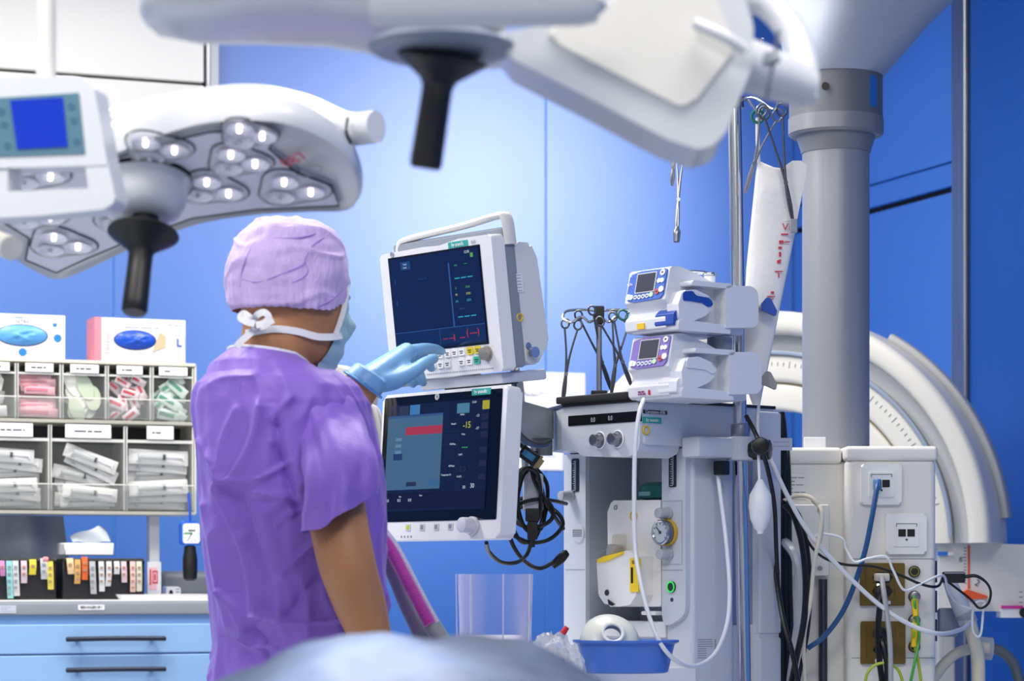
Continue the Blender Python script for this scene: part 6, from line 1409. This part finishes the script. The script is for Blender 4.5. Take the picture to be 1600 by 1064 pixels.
# ---- cap
M_CAP = mat('cap_lilac', 'c6aee2', .65, var=.16, scale=45, bump=.35, bscale=90, sheen=.3, stretch=(1, 1, .5))
def cap(u, v):
    az = 2*PI*u; cy = math.cos(az); sx = abs(math.sin(az))
    ze = (.020 if cy > 0 else .004)*cy*abs(cy)-.006-.022*sx**2-(.018 if cy < 0 else 0)*cy*cy      # lower edge: high at the brow, low over ear and nape
    ph = v*PI/2
    puff = .012+.010*max(0, -cy)
    zz = ze+(.126-ze)*math.sin(ph)**.92
    k = math.cos(ph)**.56
    a, f, b = .079+puff*.9, .097+puff*.5, .1+puff
    x = a*math.sin(az)*k; y = (f if cy > 0 else b)*cy*k
    pinch = (.9 if cy > -.2 else .86)+(.1 if cy > -.2 else .14)*min(1, v/.3)**.6; x *= pinch; y *= pinch
    w = .0030*noise.noise(Vector((x*40, y*40, zz*24)))+.0032*noise.noise(Vector((x*15+3, y*15, zz*55)))+.0016*math.sin(az*46)*max(0, .2-v)*5
    q = noise.noise(Vector((x*11+7, y*11, zz*16))); w += .0035*max(0, 1-abs(q)*7)
    d = Vector((x, y, (zz-.03)*1.2)); d = d.normalized() if d.length > 0 else Vector((0, 0, 1))
    return HM @ (Vector((x, y, zz))+d*w)
cb = B().grid(cap, 160, 70); bvc = BVHTree.FromBMesh(cb.bm)
cb.obj('cap', M_CAP, per, ang=80)
def oncap(px, py):
    o = CAMV-BODY; d = Vector((px-CX, F, HY-py)).normalized(); h = bvc.ray_cast(o, d); return h[0] if h[0] else None
for pts in (((378, 436), (400, 441), (425, 434), (450, 424), (472, 414), (478, 400), (488, 384), (505, 372), (524, 364)), ((477, 410), (480, 424), (472, 434), (456, 442)), ((392, 388), (384, 405), (378, 425), (375, 450)), ((470, 488), (495, 480), (518, 468), (536, 452)), ((428, 372), (460, 372), (490, 366), (515, 355))):
    q = [oncap(*p) for p in pts]; q = [p for p in q if p is not None]
    if len(q) > 2: B().tube(q, [.0006, .0017, .0017, .0006], 6, 5).obj('cap_fold', mat('cap_fold_violet', 'a98cd4', .65), per)
# ---- mask and its ties
M_MASK = mat('mask_aqua', 'a9cdd6', .7, var=.04, bump=.15, bscale=60); M_TIE = mat('tie_white', 'e6e6ec', .7)
def mask_az(v): return .80+.48*v
def mask(u, v):
    az = (u-.5)*2*mask_az(v); e = 1-abs(2*u-1)**3
    z = -.008-v*.112
    off = .0035+.005*e*math.sin(PI*min(1, .2+v*.8))+.0013*math.sin(v*PI*9)*e
    p = hsurf(az, max(z, -.112), off); p.z = z-.006*e*v
    return HM @ p
B().grid(mask, 40, 28).obj('face_mask', M_MASK, per, ang=80)
def ribbon(pts, w, name='mask_tie', th=.0012):
    pts = cr(pts, 6); rings = []
    for i, p in enumerate(pts):
        d = (pts[min(i+1, len(pts)-1)]-pts[max(i-1, 0)]).normalized(); n_ = Vector((0.25, -1, .1)).normalized(); u = d.cross(n_).normalized(); n2 = u.cross(d)
        rings.append([p+u*w-n2*th, p+u*w+n2*th, p-u*w+n2*th, p-u*w-n2*th])
    return B().loft(rings).obj(name, M_TIE, per)
ribbon([onhead(384, 521), onhead(400, 518), onhead(430, 514), onhead(465, 518), onhead(495, 526), HM @ hsurf(mask_az(.6)+.1, -.07, .006), HM @ hsurf(mask_az(.6)-.12, -.066, .009)], .0058)
ribbon([HM @ hsurf(mask_az(v_)+.02, -.0-v_*.112+.008*(v_ < .05), .005) for v_ in (-.1, 0, .2, .4, .6)], .0042)
ribbon([onhead(402, 512, .008), pw(392, 520, 4.10), pw(378, 532, 4.09), pw(369, 542, 4.085)], .0055)
ribbon([onhead(398, 508, .006), pw(392, 498, 4.1), pw(381, 490, 4.1), pw(376, 497, 4.095), pw(386, 503, 4.09), pw(398, 506, 4.09)], .0055)
ribbon([onhead(398, 506, .006), pw(400, 494, 4.095), pw(412, 488, 4.09), pw(420, 496, 4.09), pw(412, 505, 4.09), pw(400, 508, 4.09)], .0055)
ribbon([onhead(400, 508, .009), pw(410, 512, 4.09), pw(420, 505, 4.085), pw(428, 501, 4.085)], .004)
# ---- tunic
M_TUN = mat('tunic_purple', '8763cb', .55, var=.05, scale=5, bump=.3, bscale=24, sheen=.12)
TR_ = [(1.508, .068, .068, .072, -.036), (1.502, .08, .074, .078, -.036), (1.49, .108, .082, .09, -.034), (1.474, .14, .092, .102, -.03), (1.454, .158, .102, .112, -.024), (1.43, .166, .112, .12, -.018), (1.39, .166, .12, .126, -.01), (1.34, .166, .127, .128, -.004), (1.27, .168, .132, .126, 0), (1.2, .171, .132, .12, .004), (1.12, .173, .13, .112, .008), (1.04, .172, .13, .108, .012), (.96, .176, .132, .112, .012), (.88, .184, .136, .122, .01), (.78, .192, .14, .134, .008), (.72, .195, .142, .138, .006)]
def tp(z):
    if z >= TR_[0][0]: return TR_[0][1:]
    for (z0, *a), (z1, *b) in zip(TR_, TR_[1:]):
        if z1 <= z <= z0:
            t = (z-z1)/(z0-z1); return [q*t+p*(1-t) for q, p in zip(a, b)]
    return TR_[-1][1:]
def fold(az, z):
    """creases of the cloth: long soft folds down the back, gathers under the arm and at the waist"""
    w = .0075*noise.noise(Vector((az*2.2, z*2.6, 1.7)))+.0045*noise.noise(Vector((az*5+z*6, z*5, 4.2)))
    w += .006*math.exp(-((az-2.55-.9*(1.35-z))/.12)**2)*(1.0 if z < 1.42 else 0)
    w += .005*math.exp(-((az-3.15-.25*(z-1.2))/.10)**2)
    w += .006*math.exp(-((z-1.02-.10*math.sin(az*1.5))/.012)**2)*(.5+.5*math.sin(az*2.1))
    w += .005*math.exp(-((z-1.27+.10*(az-2.4))/.010)**2)*math.exp(-((az-2.3)/.5)**2)
    r = noise.noise(Vector((az*3.1, z*9, 9.1))); w += .004*(1-abs(r)*3 if abs(r) < .33 else 0)
    return w*min(1, max(0, (1.505-z)/.05))
def tunic(u, v):
    az = 2*PI*u; z = 1.508-(1.508-.72)*v; a, f, b, cy = tp(z)
    s, c = math.sin(az), math.cos(az); e = .88 if z < 1.47 else 1
    s2, c2 = math.copysign(abs(s)**e, s), math.copysign(abs(c)**e, c)
    p = Vector((a*s2, cy+(f if c > 0 else b)*c2, z-(.03*max(0, c) if z > 1.485 else 0)+(.012*max(0, -c) if z > 1.485 else 0)))
    return TM @ (p+Vector((s, c, 0))*fold(az, z))
CREASES = [  # folds of the cloth on the side towards us: line, width, height of the ridge
 (((407, 632), (402, 670), (388, 710), (366, 748)), 9, .011), (((430, 665), (433, 700), (446, 745), (466, 800)), 9, -.013), (((352, 752), (385, 750), (415, 744), (450, 722)), 4, .006),
 (((398, 770), (430, 776), (472, 781)), 4, .007), (((343, 768), (362, 805), (384, 860), (396, 915), (398, 960)), 9, .010), (((372, 775), (392, 830), (410, 890), (415, 950)), 10, -.009), (((432, 822), (452, 806), (474, 794)), 3, .005),
 (((398, 964), (430, 974), (470, 974), (530, 968)), 3.5, .008), (((384, 1000), (400, 1012), (432, 1010)), 4, .008), (((396, 985), (412, 1000), (416, 1030)), 5, -.008), (((372, 640), (352, 690), (344, 760)), 8, .008),
 (((322, 790), (333, 850), (346, 920), (360, 980)), 8, .008), (((330, 600), (350, 590), (400, 585)), 6, .005), (((312, 690), (330, 720), (350, 752)), 5, .006), (((350, 925), (372, 960), (384, 1000)), 6, .008), (((440, 900), (470, 870), (490, 850)), 5, .006), (((505, 900), (480, 920), (450, 960)), 8, -.006), (((455, 620), (430, 650), (425, 690)), 6, .006)]
def segd(p, a, b):
    ab = b-a; t = max(0, min(1, (p-a).dot(ab)/ab.length_squared)); return (p-a-ab*t).length
CR = []
for pts, w_, h_ in CREASES:
    q = [Vector((x, y)) for x, y in pts]; CR.append((cr([Vector((v.x, v.y, 0)) for v in q], 4), w_, h_, min(v.x for v in q)-40, max(v.x for v in q)+40, min(v.y for v in q)-40, max(v.y for v in q)+40))
def crease(p, nrm):
    wp_ = p+BODY; d = wp_-CAMV
    if nrm.dot(d) > 0: return 0
    s_ = Vector((CX+F*d.x/d.y, HY-F*d.z/d.y, 0)); k = 0
    for q, w_, h_, x0, x1, y0, y1 in CR:
        if x0 < s_.x < x1 and y0 < s_.y < y1:
            m_ = min(segd(s_, a, b) for a, b in zip(q, q[1:])); k += 1.35*h_*math.exp(-(m_/w_)**1.35)
    return k
tunic0 = tunic
def tunic(u, v):
    p = tunic0(u, v); az = 2*PI*u; n_ = TM.to_3x3() @ Vector((math.sin(az), math.cos(az), 0)); return p+n_*crease(p, n_)
tb = B().grid(tunic, 220, 240)
def sleeve(b, path, radii, seed, tilt):
    N = 30; rings = []; pts = cr(path, 10); n = len(pts)
    for i, p in enumerate(pts):
        t = i/(n-1); d = (pts[min(i+1, n-1)]-pts[max(i-1, 0)]).normalized()
        u = (TM.to_3x3() @ Vector((0, 1, 0))); u = (u-d*u.dot(d)).normalized(); w = d.cross(u)
        ra = radii[0][0]*(1-t)+radii[1][0]*t; rb = radii[0][1]*(1-t)+radii[1][1]*t
        r = []
        for k in range(60):
            a = 2*PI*k/60; f_ = .006*t*math.sin(a*5+seed+t*3)+.005*noise.noise(Vector((math.cos(a)*2+seed, math.sin(a)*2, t*3.5)))+.003*noise.noise(Vector((math.cos(a)*5+seed, math.sin(a)*5, t*9)))
            q = p+u*math.cos(a)*(ra+f_)+w*math.sin(a)*(rb+f_)
            r.append(q+d*tilt*t*t*math.cos(a))
        rings.append(r)
    inner = [[pts[-1]+(q-pts[-1])*.965 for q in rings[-1]], [pts[-1]+(q-pts[-1])*.93-(pts[-1]-pts[-6])*.9 for q in rings[-1]]]
    b.loft(rings+inner, caps=False)
sleeve(tb, [tl(.085, -.02, 1.44), tl(.125, -.02, 1.415), tl(.156, -.022, 1.37), pw(534, 740, 4.0), pw(530, 803, 3.975)], ((.058, .038), (.056, .05)), 1.3, -.045)
sleeve(tb, [tl(-.112, -.012, 1.452), tl(-.155, -.01, 1.425), tl(-.172, .03, 1.38), tl(-.165, .09, 1.33)], ((.066, .05), (.064, .056)), 4.1, -.01)
tb.obj('tunic', M_TUN, per, ang=80)
col = [TM @ Vector((math.sin(2*PI*k/40)*.067, -.036+(.067 if math.cos(2*PI*k/40) > 0 else .071)*math.cos(2*PI*k/40), 1.508-.03*max(0, math.cos(2*PI*k/40))+.012*max(0, -math.cos(2*PI*k/40)))) for k in range(40)]
B().tube(col, .0034, 8, 1, True).obj('collar_binding', mat('binding_white', 'dcdcea', .6), per)
# ---- glove on the left hand
g = B(); hand(g, wL, FL, TL, 1.08, .0165)
dl = (wL-eL).normalized()
g.tube([wL-dl*.012, wL-dl*.002, wL+dl*.015], [.0385, .036, .031], 24, 3)
M_GL = mat('glove_blue', '7fb2de', .38, var=.05, bump=.1, bscale=70)
link('glove', fuse(g, .0032, 5), M_GL, per)
B().torus((0, 0, 0), .0395, .0024, Matrix.Translation(wL-dl*.012) @ dl.to_track_quat('Y', 'Z').to_matrix().to_4x4()).obj('glove_cuff', mat('glove_cuff_blue', '4d94d2', .4), per)
# ---- trousers and clogs (hidden by the drape from here)
b = B()
b.loft([ring(TM, 0, .0, z, a, f, f, 36) for z, a, f in ((.98, .15, .105), (.85, .165, .12), (.78, .17, .125))])
for s in (-1, 1): b.loft([ring(TM, s*cx, 0, z, a, f, f, 24) for z, cx, a, f in ((.84, .085, .09, .115), (.6, .09, .085, .1), (.3, .095, .075, .085), (.1, .097, .075, .085))])
b.obj('trousers', M_TUN, per, ang=80)
for s in (-1, 1):
    b = B().loft([[TM @ Vector((s*.105+p.x, p.y, z)) for p in rnd([(-.05*k, -.1*k), (.05*k, -.1*k), (.055*k, .1*k), (.02*k, .19*k), (-.02*k, .19*k), (-.055*k, .1*k)], .03, 4)] for z, k in ((.0, 1), (.03, 1.02), (.06, .95), (.09, .8))])
    b.obj('clog', mat('clog_white', 'dfe1e4', .5), per)
# ================================================================ draped patient on the operating table
DY = 2.75
prof = [(-.75, .93), (-.5, .955), (-.306, 1.037), (-.26, 1.056), (-.22, 1.076), (-.179, 1.087), (-.1375, 1.0905), (-.07, 1.088), (-.0275, 1.081), (.02, 1.069), (.055, 1.054), (.0825, 1.037), (.2, .975), (.4, .95), (.7, .94)]
def ridge(x):
    if x <= prof[0][0]: return prof[0][1]
    for (a, za), (b, zb) in zip(prof, prof[1:]):
        if a <= x <= b: t = (x-a)/(b-a); t = t; return za+(zb-za)*t
    return prof[-1][1]
TABLE = .86
def drape(u, v):
    x = -.72+1.4*u; y = 2.25+1.0*v
    if v < .08: return Vector((x, 2.25+.02*math.sin(x*25)*(1-v/.08), TABLE+.02-(1-v/.08)*.36))
    if v > .92: return Vector((x, 3.25+.02*math.sin(x*21)*((v-.92)/.08), TABLE+.02-((v-.92)/.08)*.36))
    t = (v-.08)/.84; h = (ridge(x)*.5+.25*ridge(x-.03)+.25*ridge(x+.03)-TABLE-.02)*(max(0, math.sin(PI*(.04+.92*t)))**.9)
    n_ = 0.014*noise.noise(Vector((x*7, y*7, 2)))+.008*noise.noise(Vector((x*18, y*18, 5)))
    return Vector((x, y, TABLE+.02+h+n_*min(1, h*20)))
pd = thing('draped_patient', (-.02, 2.75, 0), 'patient lying under a blue grey surgical drape in the foreground', 'patient')
B().grid(lambda u, v: drape(u, v)-Vector((-.02, 2.75, 0)), 130, 100).obj('drape', mat('drape_blue', '3c4c6a', .7, var=.5, scale=16, bump=.2, bscale=50), pd, ang=80)
ot = thing('operating_table', (-.02, 2.75, 0), 'operating table hidden beneath the blue grey drape', 'table')
B().box(-.68, .64, -.26, .26, TABLE-.08, TABLE, .02, 2).obj('mattress', BKR(), ot)
B().box(-.12, .12, -.12, .12, .12, TABLE-.08, .02, 2).obj('column', STL(), ot); B().box(-.45, .45, -.25, .25, .0, .12, .03, 2).obj('base', GRY(), ot)
flush_text()
